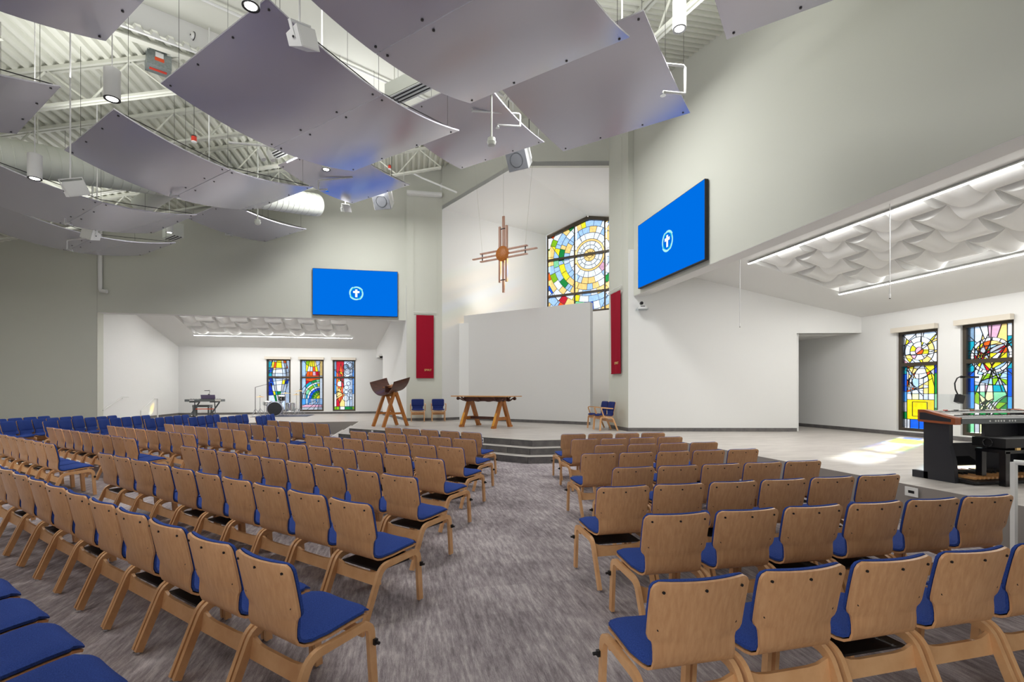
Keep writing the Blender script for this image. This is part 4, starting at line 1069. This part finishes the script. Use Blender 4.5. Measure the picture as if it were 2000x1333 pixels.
# track heads
p = at(515, 312, 12.0); t = thing('track_light', 'pair of white track light heads beside the slot diffuser', 'light', p)
for dx, tl in ((0, -.5), (.22, -.35)):
    a = Vector((dx, 0, 0)); MB().tube([a, a + Vector((-.12, .05, .22))], .06, 16).build('head', 'white_metal', t, smooth=True); MB().tube([a + Vector((-.12, .05, .22)), a + Vector((-.12, .05, .36))], .012, 6).build('arm', 'white_metal', t)
MB().box((0, .05, .37), (1.6, .05, .035)).build('track', 'white_metal', t); MB().tube([(-.6, .05, .38), (-.6, .05, deck_z(p.x, p.y) - p.z)], .008, 5).build('hanger_rod', 'steel_paint', t)
# pipes
def pipe(name, pts, r, label, cat='pipe'): 
    b = Vector(pts[0]); o = MB().tube([Vector(q_) - b for q_ in pts], r, 10).build(name, 'white_metal', None, smooth=True, loc=b); tag(o, label, cat)
a = Vector(sp(4.0, 14.2, zsp(4.0) - .09)); b = Vector(sp(20.0, 14.2, zsp(20.0) - .09)); pipe('sprinkler_main', [a, b], .03, 'long white sprinkler pipe under the roof spine')
a = Vector(sp(9.0, 11.6, zsp(9.0) - .14)); b = Vector(sp(18.0, 11.6, zsp(18.0) - .14)); pipe('conduit_rail', [a, b], .045, 'white conduit rail under the roof spine nearer the organ')
w0 = Vector((-10.25, 18.98, 5.0)); pipe('wall_drain_pipe', [(w0.x, w0.y, 8.2), (w0.x, w0.y, 5.1), (w0.x + .02, w0.y, 5.0), (w0.x + .22, w0.y - .02, 4.98)], .065, 'white vertical pipe with elbow on the drum-side wall')
p0 = at(-20, 498, 17.0); p1 = at(48, 512, 17.6); pipe('brace_pipe', [p0, p1], .03, 'white slanting pipe near the far drum-side wall')
p0 = at(800, 335, 17.2); p1 = at(825, 348, 17.2); p2 = at(892, 376, 16.0); pipe('brace_rod', [p0, p1, p2], .03, 'white bent brace rod above the lectern-side pillar')
# shelf-like ledge light on top of the lectern-side pillar
t = thing('pillar_wall_washer', 'white linear wall washer across the lectern-side pillar top', 'light', (.66, 18.9, 9.08)); MB().box((0, 0, 0), (1.32, .16, .14)).build('housing', 'white_metal', t); MB().box((0, -.085, .0), (1.3, .012, .03)).build('lip', 'paper', t); MB().box((0, .075, .03), (.3, .06, .1)).build('bracket', 'white_metal', t)
# smoke detector on the spine wall
p = at(378, 71, 10.0); d_ = 15.66; 
rr = ray = Vector(((378 - CX) / F * _c + _s, -(378 - CX) / F * _s + _c, (HY - 71) / F)); Yd = d_ / (rr.y - rr.x); p = Vector((rr.x * Yd, rr.y * Yd, EYE + rr.z * Yd))
t = thing('smoke_detector', 'round white smoke detector on the spine wall under the roof', 'smoke detector', p, rz=-PI / 4)
MB().cyl((0, -.012, 0), (0, .0, 0), .09, 18).build('base', 'dark_metal', t); MB().tube([(0, -.012, 0), (0, -.05, 0), (0, -.06, 0)], [.075, .07, .04], 18).build('dome', 'paper', t, smooth=True); MB().cyl((0, -.064, 0), (0, -.06, 0), .018, 10).build('sensor', 'black', t)
# hanging choir microphones in the organ transept
def mic(px, ptop, pbot, x, label):
    k = (px - CX) / F; r = Vector((k * _c + _s, -k * _s + _c)); Yd = x / r.x
    p = Vector((x, r.y * Yd, EYE + (HY - pbot) / F * Yd)); t = thing('hanging_microphone', label, 'microphone', p); zt = cz(x)
    MB().tube([(0, 0, .06), (0, 0, zt - p.z)], .008, 6).build('cord', 'white_metal', t); MB().tube([(0, 0, -.01), (0, 0, 0), (0, 0, .05), (0, 0, .07)], [.006, .014, .014, .008], 10).build('capsule', 'paper', t, smooth=True); MB().cyl((0, 0, -.018), (0, 0, -.008), .012, 10).build('tip', 'black', t)
mic(1738, 0, 582, 8.05, 'white hanging microphone in front of the coffer over the organ')
mic(1445, 0, 638, 7.3, 'white hanging microphone before the bare white transept wall')
p = E_ ; 
t = thing('recessed_downlight', 'recessed downlight in the corridor soffit beyond the white wall', 'light', (11.15, 12.45, 3.215)); MB().cyl((0, 0, -.006), (0, 0, .004), .075, 20).build('trim_ring', 'white_metal', t); MB().cyl((0, 0, -.009), (0, 0, -.006), .055, 20).build('lens', 'lamp_lens', t)
# ================================================================ chancel furniture and wall fittings
def text_mesh(s_, size):
    cu = bpy.data.curves.new('lettering', 'FONT'); cu.body = s_; cu.size = size; cu.extrude = .002; cu.align_x = 'CENTER'
    o = bpy.data.objects.new('tmp', cu); COL.objects.link(o); dg = bpy.context.evaluated_depsgraph_get(); me = bpy.data.meshes.new_from_object(o.evaluated_get(dg)); bpy.data.objects.remove(o); return me
# --- screens: local x along the wall, -y towards the hall
def screen(loc, rz, Wd, Ht, label):
    t = thing('video_screen', label, 'screen', loc, rz)
    MB().bb((-Wd / 2, 0, 0), (Wd / 2, .085, Ht)).build('housing', 'black', t)
    MB().bb((-Wd / 2 + .012, -.004, .018), (Wd / 2 - .012, 0.001, Ht - .012)).build('display', 'screen_blue', t)
    d = t.children[-1] if t.children[-1].name.startswith('display') else [c for c in t.children if c.name.startswith('display')][0]
    cx, cz_ = 0.02, Ht * .49; R0, R1 = .27, .19
    n = 48; ringp = lambda r_, y_: [(cx + r_ * math.cos(2 * PI * i / n), y_, cz_ + r_ * math.sin(2 * PI * i / n)) for i in range(n)]
    for k in range(4):                          # four interlocking crescents, each thick at its head and thin at its tail
        a0 = k * PI / 2 + .5; n = 20; P = []; Q = []
        for i in range(n + 1):
            f = i / n; a = a0 + f * 2.15; ro = .27 - .03 * f; ri = .185 + .02 * (1 - f) + .035 * f * f
            P.append((cx + ro * math.cos(a), cz_ + ro * math.sin(a))); Q.append((cx + ri * math.cos(a), cz_ + ri * math.sin(a)))
        PP = P + Q[::-1]; m_ = len(PP)
        MB().add([(x_, -.0065 - .0008 * k, z_) for x_, z_ in PP], [(i, i + 1, m_ - 2 - i, m_ - 1 - i) for i in range(n)]).build('emblem_crescent', 'logo_cyan', d)
        P = []; Q = []
        for i in range(n + 1):
            f = i / n; a = a0 + 1.15 + f * 1.0; P.append((cx + (.188 + .038 * math.sin(PI * f)) * math.cos(a), cz_ + (.188 + .038 * math.sin(PI * f)) * math.sin(a))); Q.append((cx + .183 * math.cos(a), cz_ + .183 * math.sin(a)))
        PP = P + Q[::-1]
        MB().add([(x_, -.0105 - .0004 * k, z_) for x_, z_ in PP], [(i, i + 1, m_ - 2 - i, m_ - 1 - i) for i in range(n)]).build('emblem_shade', 'logo_teal', d)
    MB().bb((cx - .04, -.014, cz_ - .145), (cx + .04, -.012, cz_ + .145)).bb((cx - .115, -.0145, cz_ + .01), (cx + .115, -.0125, cz_ + .085)).build('emblem_cross', 'logo_white', d)
    MB().bb((-.5, .085, .3), (.5, .1, Ht - .3)).build('wall_bracket', 'black', t)
screen((6.195, (12.4687 + 9.408) / 2, 4.381), -PI / 2, 3.06, 1.716, 'large blue video screen on the organ-side wall')
screen(((-0.336 - 3.396) / 2, 18.995, 4.381), 0, 3.06, 1.716, 'large blue video screen on the drum-side wall')
# --- banners
def banner(loc, rz, Wd, Ht, label, wires):
    t = thing('banner', label, 'banner', loc, rz); n = 25; rows = []
    for i in range(n):
        z_ = -Ht * i / (n - 1); rows.append([(-Wd / 2 + Wd * j / 8, -.02 + .006 * math.sin(j * 1.7 + i * .12) + .02 * (i / n) ** 2, z_) for j in range(9)])
    cl = MB().sheet(rows, lambda i, j: (0, .006, 0)).build('cloth', 'banner_red', t, smooth=True)
    MB().box((0, -.0, -Ht + .012), (Wd, .02, .024)).build('hem_bar', 'banner_red', t)
    link('lettering', text_mesh('SPIRIT', .105), cl, (Wd * .17, -.034, -Ht * .885), (PI / 2, 0, 0)); cl.children[-1].data.materials.append(MATS['gold'])
    MB().cyl((-Wd / 2 - .1, -.015, .012), (Wd / 2 + .1, -.015, .012), .014, 10).build('hanging_rod', 'acrylic', t)
    MB().box((0, -.015, .12), (Wd + .22, .02, .012)).build('upper_rod', 'white_metal', t)
    for sx in (-1, 1): MB().tube([(sx * (Wd / 2 + .08), -.015, .02), (sx * (Wd / 2 + .1), -.015, .16), (sx * (Wd / 2 + .1), -.015, wires)], .004, 5).build('wire', 'steel_paint', t)
banner((.683, 18.945, 4.47), 0, .66, 2.40, 'red SPIRIT banner hanging on the lectern-side pillar', 4.4)
banner((6.095, 13.69, 4.52), -PI / 2, .68, 2.42, 'red SPIRIT banner hanging on the organ-side pillar', 4.4)
# --- hanging cross
cc = Vector((3.30, 16.80, 6.36)); t = thing('hanging_cross', 'slatted wooden cross with orange mosaic disc hung before the niche', 'cross', cc, rz=math.atan2(-1, 1))
def slat(nm, a, b, w, th): MB().beam(a, b, th, w, up=(b - a).cross(Vector((0, 1, 0)))).build(nm, 'cross_wood', t)
V3 = lambda x_, y_, z_: Vector((x_, y_, z_))
slat('upright', V3(.0, .02, -1.34), V3(.0, .02, 1.32), .085, .05)
for sx in (-1, 1): slat('upright_slat', V3(sx * .14, 0, -.98), V3(sx * .14, 0, .97), .075, .07)
slat('crossbar', V3(-1.34, .02, .0), V3(1.34, .02, .0), .04, .09)
for sz in (-1, 1): slat('crossbar_slat', V3(-.98, 0, sz * .14), V3(.98, 0, sz * .14), .04, .10)
for x_, z_ in ((-.9, 0), (.9, 0)): MB().cyl((x_, 0, -.14), (x_, 0, .14), .02, 8).build('spacer_pin', 'black', t)
for z_ in (-.9, .88): MB().cyl((-.16, 0, z_), (.16, 0, z_), .018, 8).build('spacer_pin', 'black', t)
MB().tube([(0, -.09, 0), (0, -.075, 0), (0, -.05, 0)], [.24, .262, .262], 40).build('mosaic_disc', 'ring_mosaic', t, smooth=True)
MB().tube([(0, .02, 1.32), (0, .02, zsp(20.1) - cc.z)], .004, 5).build('cable', 'steel_paint', t)
for sx in (-1, 1): MB().tube([(sx * .9, 0, .16), (sx * 1.36, 0, zsp(20.1) - cc.z)], .004, 5).build('cable', 'steel_paint', t)
# --- altar table
t = thing('altar_table', 'wooden altar table with dark scrolled apron on oak trestles', 'table', (2.47, 15.44, S), rz=math.atan2(-1, 1)); ZT = .985
mb = MB(); n = 16; rows = []
for i in range(n + 1):
    x_ = -1.06 + 2.12 * i / n; b = .46 + .02 * math.cos(x_ * 1.4); rows.append([(x_, -b, ZT - .03 + .012 * abs(x_) ** 2 * .3), (x_, b, ZT - .03 + .012 * abs(x_) ** 2 * .3)])
mb.sheet(rows, lambda i, j: (0, 0, .03)); mb.build('top', 'maple_top', t)
def scroll(y_, L, nm):
    """scrolled apron board along x with hooked ends"""
    pts = []
    for i in range(41):
        f = i / 40 * 2 - 1; x_ = f * L; a = abs(f)
        lo = ZT - .17 + (.0 if a < .78 else .10 * ((a - .78) / .22) ** .8) + .012 * math.sin(f * 14)
        hi = ZT - .035 - (.0 if a < .70 else .085 * math.sin(PI * min(1, (a - .70) / .26)))
        pts.append((x_, lo, max(hi, lo + .035)))
    mb = MB(); mb.sheet([[(x_, y_, lo), (x_, y_, hi)] for x_, lo, hi in pts], lambda i, j: (0, .04, 0)); mb.build(nm, 'walnut', t)
    for sx in (-1, 1): MB().cyl((sx * L * .985, y_ - .004, ZT - .085), (sx * L * .985, y_ + .044, ZT - .085), .05, 16).build('scroll_end', 'walnut', t)
scroll(-.30, .92, 'apron'); scroll(.26, .92, 'apron')
for x_ in (-.62, 0, .62):
    rows = []
    for i in range(25):
        f = i / 24 * 2 - 1; a = abs(f); lo = ZT - .17 + (0 if a < .62 else .11 * ((a - .62) / .38)); hi = ZT - .035 - (0 if a < .5 else .06 * math.sin(PI * min(1, (a - .5) / .4)))
        rows.append([(x_ - .02, f * .47, lo), (x_ - .02, f * .47, max(hi, lo + .03))])
    MB().sheet(rows, lambda i, j: (.04, 0, 0)).build('cross_bearer', 'walnut', t)
for x_ in (-.62, .62):
    for sy in (-1, 1):
        a = V3(x_, sy * .44, .02); b = V3(x_, sy * .07, ZT - .16)
        MB().beam(a, b, .13, .085, up=(1, 0, 0)).build('leg', 'oak', t); MB().box((x_, sy * .452, .03), (.105, .15, .06)).build('foot', 'oak', t)
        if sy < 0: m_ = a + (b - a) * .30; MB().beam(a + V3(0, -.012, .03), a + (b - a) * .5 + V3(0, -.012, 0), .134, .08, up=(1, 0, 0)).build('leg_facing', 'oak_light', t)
    MB().box((x_, 0, .28), (.05, .58, .10)).build('trestle_rail', 'oak', t)
MB().box((0, 0, .285), (1.24, .035, .085)).build('stretcher', 'walnut', t)
# --- lectern
av = Vector((.8, .6, 0)); bv = Vector((.6, -.8, 0))
t = thing('lectern', 'lectern of curved walnut shell on two oak A-frame trestles', 'lectern', (-.52, 16.27, S), rz=math.atan2(bv.y, bv.x))      # local x = bv, local y = av
for x_ in (-.26, .26):
    for sy in (-1, 1):
        MB().beam(V3(x_ * 1.08, sy * .46, .0), V3(x_, sy * .03, 1.10), .095, .07, up=(1, 0, 0)).build('leg', 'oak', t)
    MB().box((x_ * 1.04, 0, .42), (.045, .56, .065)).build('trestle_rail', 'oak', t)
MB().box((0, .0, 1.02), (.50, .04, .12)).build('top_rail', 'oak', t)
rows = []; n = 22
for i in range(n + 1):
    f = i / n * 2 - 1; x_ = .66 * math.sin(f * 1.25) / math.sin(1.25); z_ = 1.04 + .42 * (1 - math.cos(f * 1.25)) / (1 - math.cos(1.25))
    rows.append([(x_, -.34, z_ - .06), (x_ * .96, .30, z_ + .10)])
MB().sheet(rows, lambda i, j: (0, 0, .022)).build('shell', 'walnut', t, smooth=True)
MB().box((0, .10, 1.30), (.62, .40, .02), (.25, 0, 0)).build('book_rest', 'oak', t)
MB().box((0, -.06, 1.20), (.04, .3, .2)).build('rest_support', 'walnut', t)
# --- pan-tilt camera on the white wall
wd = Vector((.974, -.227, 0)); t = thing('pan_tilt_camera', 'white pan-tilt camera on a clear wall bracket by the organ-side pillar', 'camera', (6.47, 12.78, 3.90), rz=math.atan2(wd.y, wd.x))
MB().box((0, .0, -.03), (.30, .26, .012)).box((-.145, 0, -.01), (.01, .26, .05)).box((.145, 0, -.01), (.01, .26, .05)).build('bracket', 'acrylic', t)
MB().box((0, 0, .03), (.20, .18, .09)).build('base', 'white_metal', t); MB().tube([(0, 0, .075), (0, 0, .11), (0, 0, .17), (0, 0, .19)], [.05, .06, .06, .03], 16).build('head', 'white_metal', t, smooth=True); MB().cyl((-.03, -.10, .14), (-.03, -.02, .14), .045, 16).build('lens_barrel', 'black_gloss', t); MB().box((0, -.092, .055), (.12, .005, .02)).build('status_window', 'black', t)
# --- outlet plates in the steps and fascia
def outlet(loc, rz, w, h, label):
    t = thing('outlet_plate', label, 'outlet', loc, rz); MB().box((0, -.004, 0), (w, .008, h)).build('plate', 'paper', t); MB().box((0, -.009, 0), (w * .45, .004, h * .3)).build('socket', 'black', t)
dgn = Vector((1.86, 12.08, .375)) - DV * .02; outlet(dgn, -PI / 4, .07, .11, 'white outlet plate in the top chancel riser nearer the organ')
dgn = Vector((-.98, 14.92, .375)) - DV * .02; outlet(dgn, -PI / 4, .07, .11, 'white outlet plate in the top chancel riser nearer the lectern')
outlet((6.085, 4.98, .37), -PI / 2, .16, .11, 'white outlet plate in the stage front before the organ')
# ================================================================ drum-side transept
t = thing('stage_piano', 'dark digital stage piano with speckled end on a folding stand', 'piano', (-8.75, 23.75, S), rz=-.08)
MB().bb((-.76, -.17, .66), (.76, .20, .76)).build('body', 'organ_strip', t); MB().bb((-.70, .0, .755), (.70, .185, .772)).build('key_bed', 'paper', t)
for k in range(12): MB().bb((-.66 + k * .11, .08, .77), (-.62 + k * .11, .185, .782)).build('black_key', 'black', t)
MB().box((-.46, -.172, .72), (.2, .004, .03)).build('name_strip', 'paper', t); MB().box((.62, -.172, .715), (.24, .004, .07)).build('speckled_end', 'nosing', t)
for x_ in (-.42, .42):
    for sg in (-1, 1): MB().beam((x_ - sg * .12, -.22, 0.02), (x_ + sg * .10, .2, .62), .035, .05).build('stand_leg', 'organ_strip', t)
    MB().box((x_, 0, .64), (.28, .36, .035)).build('stand_head', 'dark_metal', t); MB().box((x_, -.22, .02), (.28, .05, .04)).build('stand_foot', 'dark_metal', t)
MB().cyl((-.42, 0, .33), (.42, 0, .33), .018, 8).build('stand_brace', 'orange_paint', t)
p_ = thing('sheet_music_rest', 'purple-grey music rest standing on the stage piano', 'music rest', (-8.65, 23.8, S + .76), rz=-.08)
MB().box((0, .02, .10), (.60, .012, .20), (.25, 0, 0)).build('panel', 'purple_lid', p_); MB().box((0, -.03, .008), (.62, .06, .016)).build('ledge', 'dark_metal', p_)
l_ = thing('clip_lamp', 'small clip-on lamp on the stage piano music rest', 'lamp', (-8.62, 23.84, S + .97), rz=-.08)
MB().box((0, 0, -.02), (.06, .05, .08)).build('clip', 'black', l_); MB().tube([(0, 0, .02), (.03, 0, .1), (.03, 0, .17), (0, 0, .2)], .008, 6).build('gooseneck', 'dark_metal', l_); MB().box((-.08, 0, .17), (.2, .05, .025)).build('lamp_head', 'black', l_)
t = thing('piano_bench', 'grey padded bench behind the stage piano', 'bench', (-9.05, 24.3, S), rz=-.08)
MB().bb((-.36, -.16, .40), (.36, .16, .50)).build('seat', 'organ_strip', t)
for x_ in (-.32, .32):
    for y_ in (-.13, .13): MB().bb((x_ - .03, y_ - .03, 0), (x_ + .03, y_ + .03, .40)).build('leg', 'organ_strip', t)
# drum kit
KX, KY = -5.75, 23.4
t = thing('drum_rug', 'dark rug under the drum kit', 'rug', (KX + .3, KY + .2, S)); MB().bb((-1.15, -.85, 0), (1.15, .85, .012)).build('pile', 'rug_dark', t); MB().bb((-1.17, -.87, 0), (1.17, .87, .006)).build('binding', 'black', t)
ZR = S + .012
def drum(name, loc, r, h, rot, shell, head, label, legs=0):
    t = thing(name, label, 'drum', loc, rot=rot); MB().cyl((0, 0, -h / 2), (0, 0, h / 2), r, 32).build('shell', shell, t, smooth=True)
    for sg in (-1, 1):
        MB().cyl((0, 0, sg * (h / 2 + .004)), (0, 0, sg * (h / 2 - .004)), r * .97, 32).build('drum_head', head, t)
        MB().tube([(r * 1.02 * math.cos(2 * PI * k / 32), r * 1.02 * math.sin(2 * PI * k / 32), sg * h / 2) for k in range(33)], .012, 6, False).build('hoop', 'chrome', t, smooth=True)
    for k in range(8):
        a = 2 * PI * k / 8 + .2; MB().cyl((r * 1.04 * math.cos(a), r * 1.04 * math.sin(a), -h * .42), (r * 1.04 * math.cos(a), r * 1.04 * math.sin(a), h * .42), .008, 6).build('lug', 'chrome', t)
    inv = Euler(rot).to_matrix().inverted()
    for k in range(legs):
        a = 2 * PI * k / legs + .5; top = Vector((r * 1.03 * math.cos(a), r * 1.03 * math.sin(a), -h * .1)); wt = Euler(rot).to_matrix() @ top
        foot = Vector((wt.x * 1.08, wt.y * 1.08, ZR - loc[2])); MB().tube([top, inv @ foot], .011, 6).build('leg', 'chrome', t)
    return t
drum('bass_drum', (KX, KY, ZR + .325), .305, .42, (PI / 2, 0, .1), 'chrome', 'black_gloss', 'bass drum with black front head and chrome shell', 0)
for sg in (-1, 1):
    MB().tube([(sg * .25, -.18, 0), (sg * .36, -.305, .12)], .012, 6).build('spur', 'chrome', [o for o in bpy.data.objects if o.name == 'bass_drum'][0])
drum('snare_drum', (KX - .42, KY + .38, ZR + .56), .18, .15, (.1, .05, 0), 'chrome', 'paper', 'white-headed snare drum beside the bass drum', 3)
drum('floor_tom', (KX + .52, KY + .42, ZR + .38), .20, .36, (0, 0, 0), 'chrome', 'paper', 'chrome floor tom behind the bass drum', 3)
drum('rack_tom', (KX + .22, KY + .18, ZR + .80), .14, .2, (.25, .1, 0), 'black_gloss', 'paper', 'black rack tom with bright badge above the bass drum', 0)
MB().tube([(0, 0, -.1), (-.05, -.06, -.2), (-.1, -.1, -.21)], .014, 8).build('mount_post', 'chrome', [o for o in bpy.data.objects if o.name == 'rack_tom'][0]); MB().box((0, -.145, 0), (.05, .006, .03)).build('badge', 'paper', [o for o in bpy.data.objects if o.name == 'rack_tom'][0])
def stand(name, x, y, h, label, cym=None, tiltc=.1, boom=None):
    t = thing(name, label, 'cymbal' if cym else 'stand', (x, y, ZR))
    for k in range(3): a = 2 * PI * k / 3 + .4; MB().tube([(.26 * math.cos(a), .26 * math.sin(a), .008), (0, 0, .34)], .009, 6).build('leg', 'chrome', t)
    MB().tube([(0, 0, .1), (0, 0, h)], .012, 8).build('pole', 'chrome' if cym else 'black', t)
    if cym:
        MB().tube([(0, 0, h - .02), (0, 0, h - .012), (0, 0, h + .012), (0, 0, h + .025)], [cym, cym * .98, .05, .02], 32).build('cymbal_plate', 'gold', t, smooth=True, rot=None)
        MB().cyl((0, 0, h + .02), (0, 0, h + .06), .014, 8).build('wing_nut', 'black', t)
    if boom: MB().tube([(0, 0, h), Vector(boom)], .01, 6).build('boom', 'black', t); b = Vector(boom); MB().tube([b, b + Vector((.02, 0, -.14))], [.02, .026], 10).build('microphone', 'black', t)
    return t
stand('ride_cymbal', KX + .28, KY + .62, 1.02, 'gold cymbal on chrome stand behind the rack tom', .24)
stand('crash_cymbal', KX + .95, KY + .35, 1.12, 'gold crash cymbal on tall chrome stand at the kit end', .22)
stand('hi_hat', KX - .72, KY + .30, .86, 'hi-hat cymbal on chrome stand beside the snare', .18)
stand('microphone_stand', KX - .80, KY - .12, 1.28, 'black boom microphone stand in front of the drum kit', None, boom=(.62, .1, 1.46))
stand('splash_cymbal', KX + .72, KY + .78, .95, 'small gold cymbal on chrome stand behind the floor tom', .16)
# handrails
def rail(name, pts, posts, label, zfloor, r=.02):
    b = Vector(pts[0]); t = thing(name, label, 'handrail', b); MB().tube([Vector(q_) - b for q_ in pts], r, 8).build('rail', 'white_metal', t)
    for q_ in posts: MB().bb((q_[0] - b.x - .02, q_[1] - b.y - .02, q_[2] - b.z), (q_[0] - b.x + .02, q_[1] - b.y + .02, q_[3] - b.z)).build('post', 'white_metal', t)
rail('wall_handrail', [(-10.36, 19.35, .92), (-10.36, 20.55, 1.36), (-10.36, 20.95, 1.36)], [(-10.4, 20.62, 1.30, 1.36)], 'white handrail fixed to the end wall behind the drum-side chairs', 0)
rail('stage_handrail', [(-9.28, 19.55, .35), (-9.28, 19.55, .88), (-9.28, 20.45, 1.30), (-9.28, 20.75, 1.30)], [(-9.28, 20.75, S, 1.30)], 'white handrail standing on the drum-side stage', S)
rail('organ_handrail', [(5.95, 3.86, .90), (6.12, 3.5, .90), (6.5, 2.8, 1.2)], [(5.95, 3.86, 0, .9)], 'white handrail post beside the organ-side stage', 0, .025)
# ================================================================ organ
OX, OY = 6.74, 4.98
t = thing('organ_console', 'black organ console with cherry cheeks and grey key desk', 'organ', (OX, OY, S)); OWd = 1.52; t.scale = (1, .68, .93)
for x_, nm in ((0.03, 'side_panel'), (OWd - .03, 'side_panel')):
    MB().add([(x_ + dx, y_, z_) for dx in (-.03, .03) for (y_, z_) in ((.0, 0), (.56, 0), (.56, .82), (.10, .82), (.10, .5), (.03, .3))], [(0, 1, 2, 3, 4, 5)[::-1], (6, 7, 8, 9, 10, 11)] + [(i, (i + 1) % 6, (i + 1) % 6 + 6, i + 6) for i in range(6)]).build(nm, 'organ_body', t)
    MB().bb((x_ - .03, -.02 + .5, 0), (x_ + .03, .78, .1)).build('foot', 'organ_body', t)
MB().bb((.06, .46, .22), (OWd - .06, .5, .5)).build('knee_panel', 'organ_body', t); MB().bb((.9, .44, .0), (OWd - .06, .5, .82)).build('back_panel', 'organ_body', t)
MB().bb((.02, .08, .82), (OWd - .02, .62, .88)).build('key_desk', 'organ_body', t)
MB().bb((.08, -.03, .80), (OWd - .08, .0, .87)).build('front_strip', 'organ_strip', t)
MB().bb((.08, -.03, .87), (OWd - .08, .14, .885)).build('desk_lip', 'chrome', t)
for x_ in (.0, OWd):
    MB().add([(x_ + dx, y_, z_) for dx in (-.045, .045) for (y_, z_) in ((-.05, .79), (.62, .81), (.62, .98), (.50, .98), (-.05, .88))], [(0, 1, 2, 3, 4)[::-1], (5, 6, 7, 8, 9)] + [(i, (i + 1) % 5, (i + 1) % 5 + 5, i + 5) for i in range(5)]).build('cheek', 'cherry', t)
    MB().add([(x_ + dx, y_, z_) for dx in (-.0475, .0475) for (y_, z_) in ((.02, .825), (.58, .84), (.58, .94), (.48, .94), (.02, .865))], [(0, 1, 2, 3, 4)[::-1], (5, 6, 7, 8, 9)] + [(i, (i + 1) % 5, (i + 1) % 5 + 5, i + 5) for i in range(5)]).build('cheek_inset', 'organ_body', t)
for m_ in range(2):
    MB().bb((.1, .02 + .16 * m_, .885 + .05 * m_), (OWd - .1, .16 + .16 * m_, .905 + .05 * m_)).build('manual', 'paper', t)
    for k in range(26): MB().bb((.13 + k * .05, .09 + .16 * m_, .905 + .05 * m_), (.152 + k * .05, .16 + .16 * m_, .917 + .05 * m_)).build('black_key', 'black', t)
MB().bb((.08, .36, .94), (OWd - .08, .60, .965)).build('stop_panel', 'nosing', t)
for k in range(14):
    MB().box((.16 + k * .088, .44, .972), (.03, .06, .012)).build('stop_tab', ['paper', 'red_paint', 'paper', 'black', 'screen_blue'][k % 5] if k % 5 != 4 else 'paper', t)
for k in (0, 2, 3, 4, 5, 7, 8, 9): MB().cyl((.52 + k * .045, -.034, .835), (.52 + k * .045, -.028, .835), .012, 10).build('thumb_piston', 'paper', t)
MB().cyl((OWd - .2, -.035, .835), (OWd - .2, -.028, .835), .022, 12).build('key_switch', 'chrome', t)
MB().box((OWd / 2, .60, 1.075), (OWd * .9, .008, .25), (-.2, 0, 0)).build('music_desk', 'acrylic', t)
MB().add([(x_, y_, z_) for x_ in (.06, OWd - .06) for (y_, z_) in ((-.62, .02), (.2, .02), (.2, .1), (-.62, .05))], [(0, 1, 2, 3), (7, 6, 5, 4), (0, 4, 5, 1), (1, 5, 6, 2), (2, 6, 7, 3), (3, 7, 4, 0)]).build('pedal_frame', 'black', t, loc=(0, .35, 0))
for k in range(20): MB().bb((.12 + k * .066, -.20, .07), (.15 + k * .066, .5, .10)).build('pedal', 'maple_top', t)
for k in (1, 2, 4, 5, 6, 8, 9, 11, 12, 13, 15, 16, 18): MB().bb((.153 + k * .066, .12, .09), (.18 + k * .066, .5, .13)).build('sharp_pedal', 'black', t)
MB().box((.48, .40, .26), (.36, .22, .03), (.5, 0, 0)).build('swell_shoe', 'black', t)
t = thing('organ_bench', 'black adjustable organ bench with gold hardware', 'bench', (OX + .32, OY - .32, S)); 
MB().bb((0, 0, .47), (1.0, .36, .58)).build('seat', 'black', t)
MB().bb((.02, .02, .40), (.98, .34, .44)).build('apron', 'black_gloss', t)
for x_ in (.03, .90):
    for y_ in (.02, .27): MB().bb((x_, y_, 0), (x_ + .07, y_ + .07, .42)).build('leg', 'black_gloss', t)
for x_ in (.2, .5, .8): MB().box((x_, .01, .455), (.06, .02, .03)).build('hinge', 'gold', t)
MB().tube([(-.01, .18 + .05 * math.cos(2 * PI * k / 16), .52 + .05 * math.sin(2 * PI * k / 16)) for k in range(17)], .008, 6, False).build('height_knob', 'black_gloss', t)
t = thing('organ_lamp', 'black gooseneck clip lamp on the clear organ music desk', 'lamp', (OX + .60, OY + .41, S + 1.06))
MB().box((0, -.02, -.01), (.09, .06, .11), (0, .3, 0)).build('clip', 'black', t)
MB().tube([(0, 0, .05), (-.04, 0, .12), (-.05, 0, .2), (-.01, 0, .27), (.06, 0, .30), (.12, 0, .29)], .008, 8).build('gooseneck', 'black', t, smooth=True)
MB().box((.20, 0, .285), (.24, .06, .025)).build('lamp_head', 'black', t)
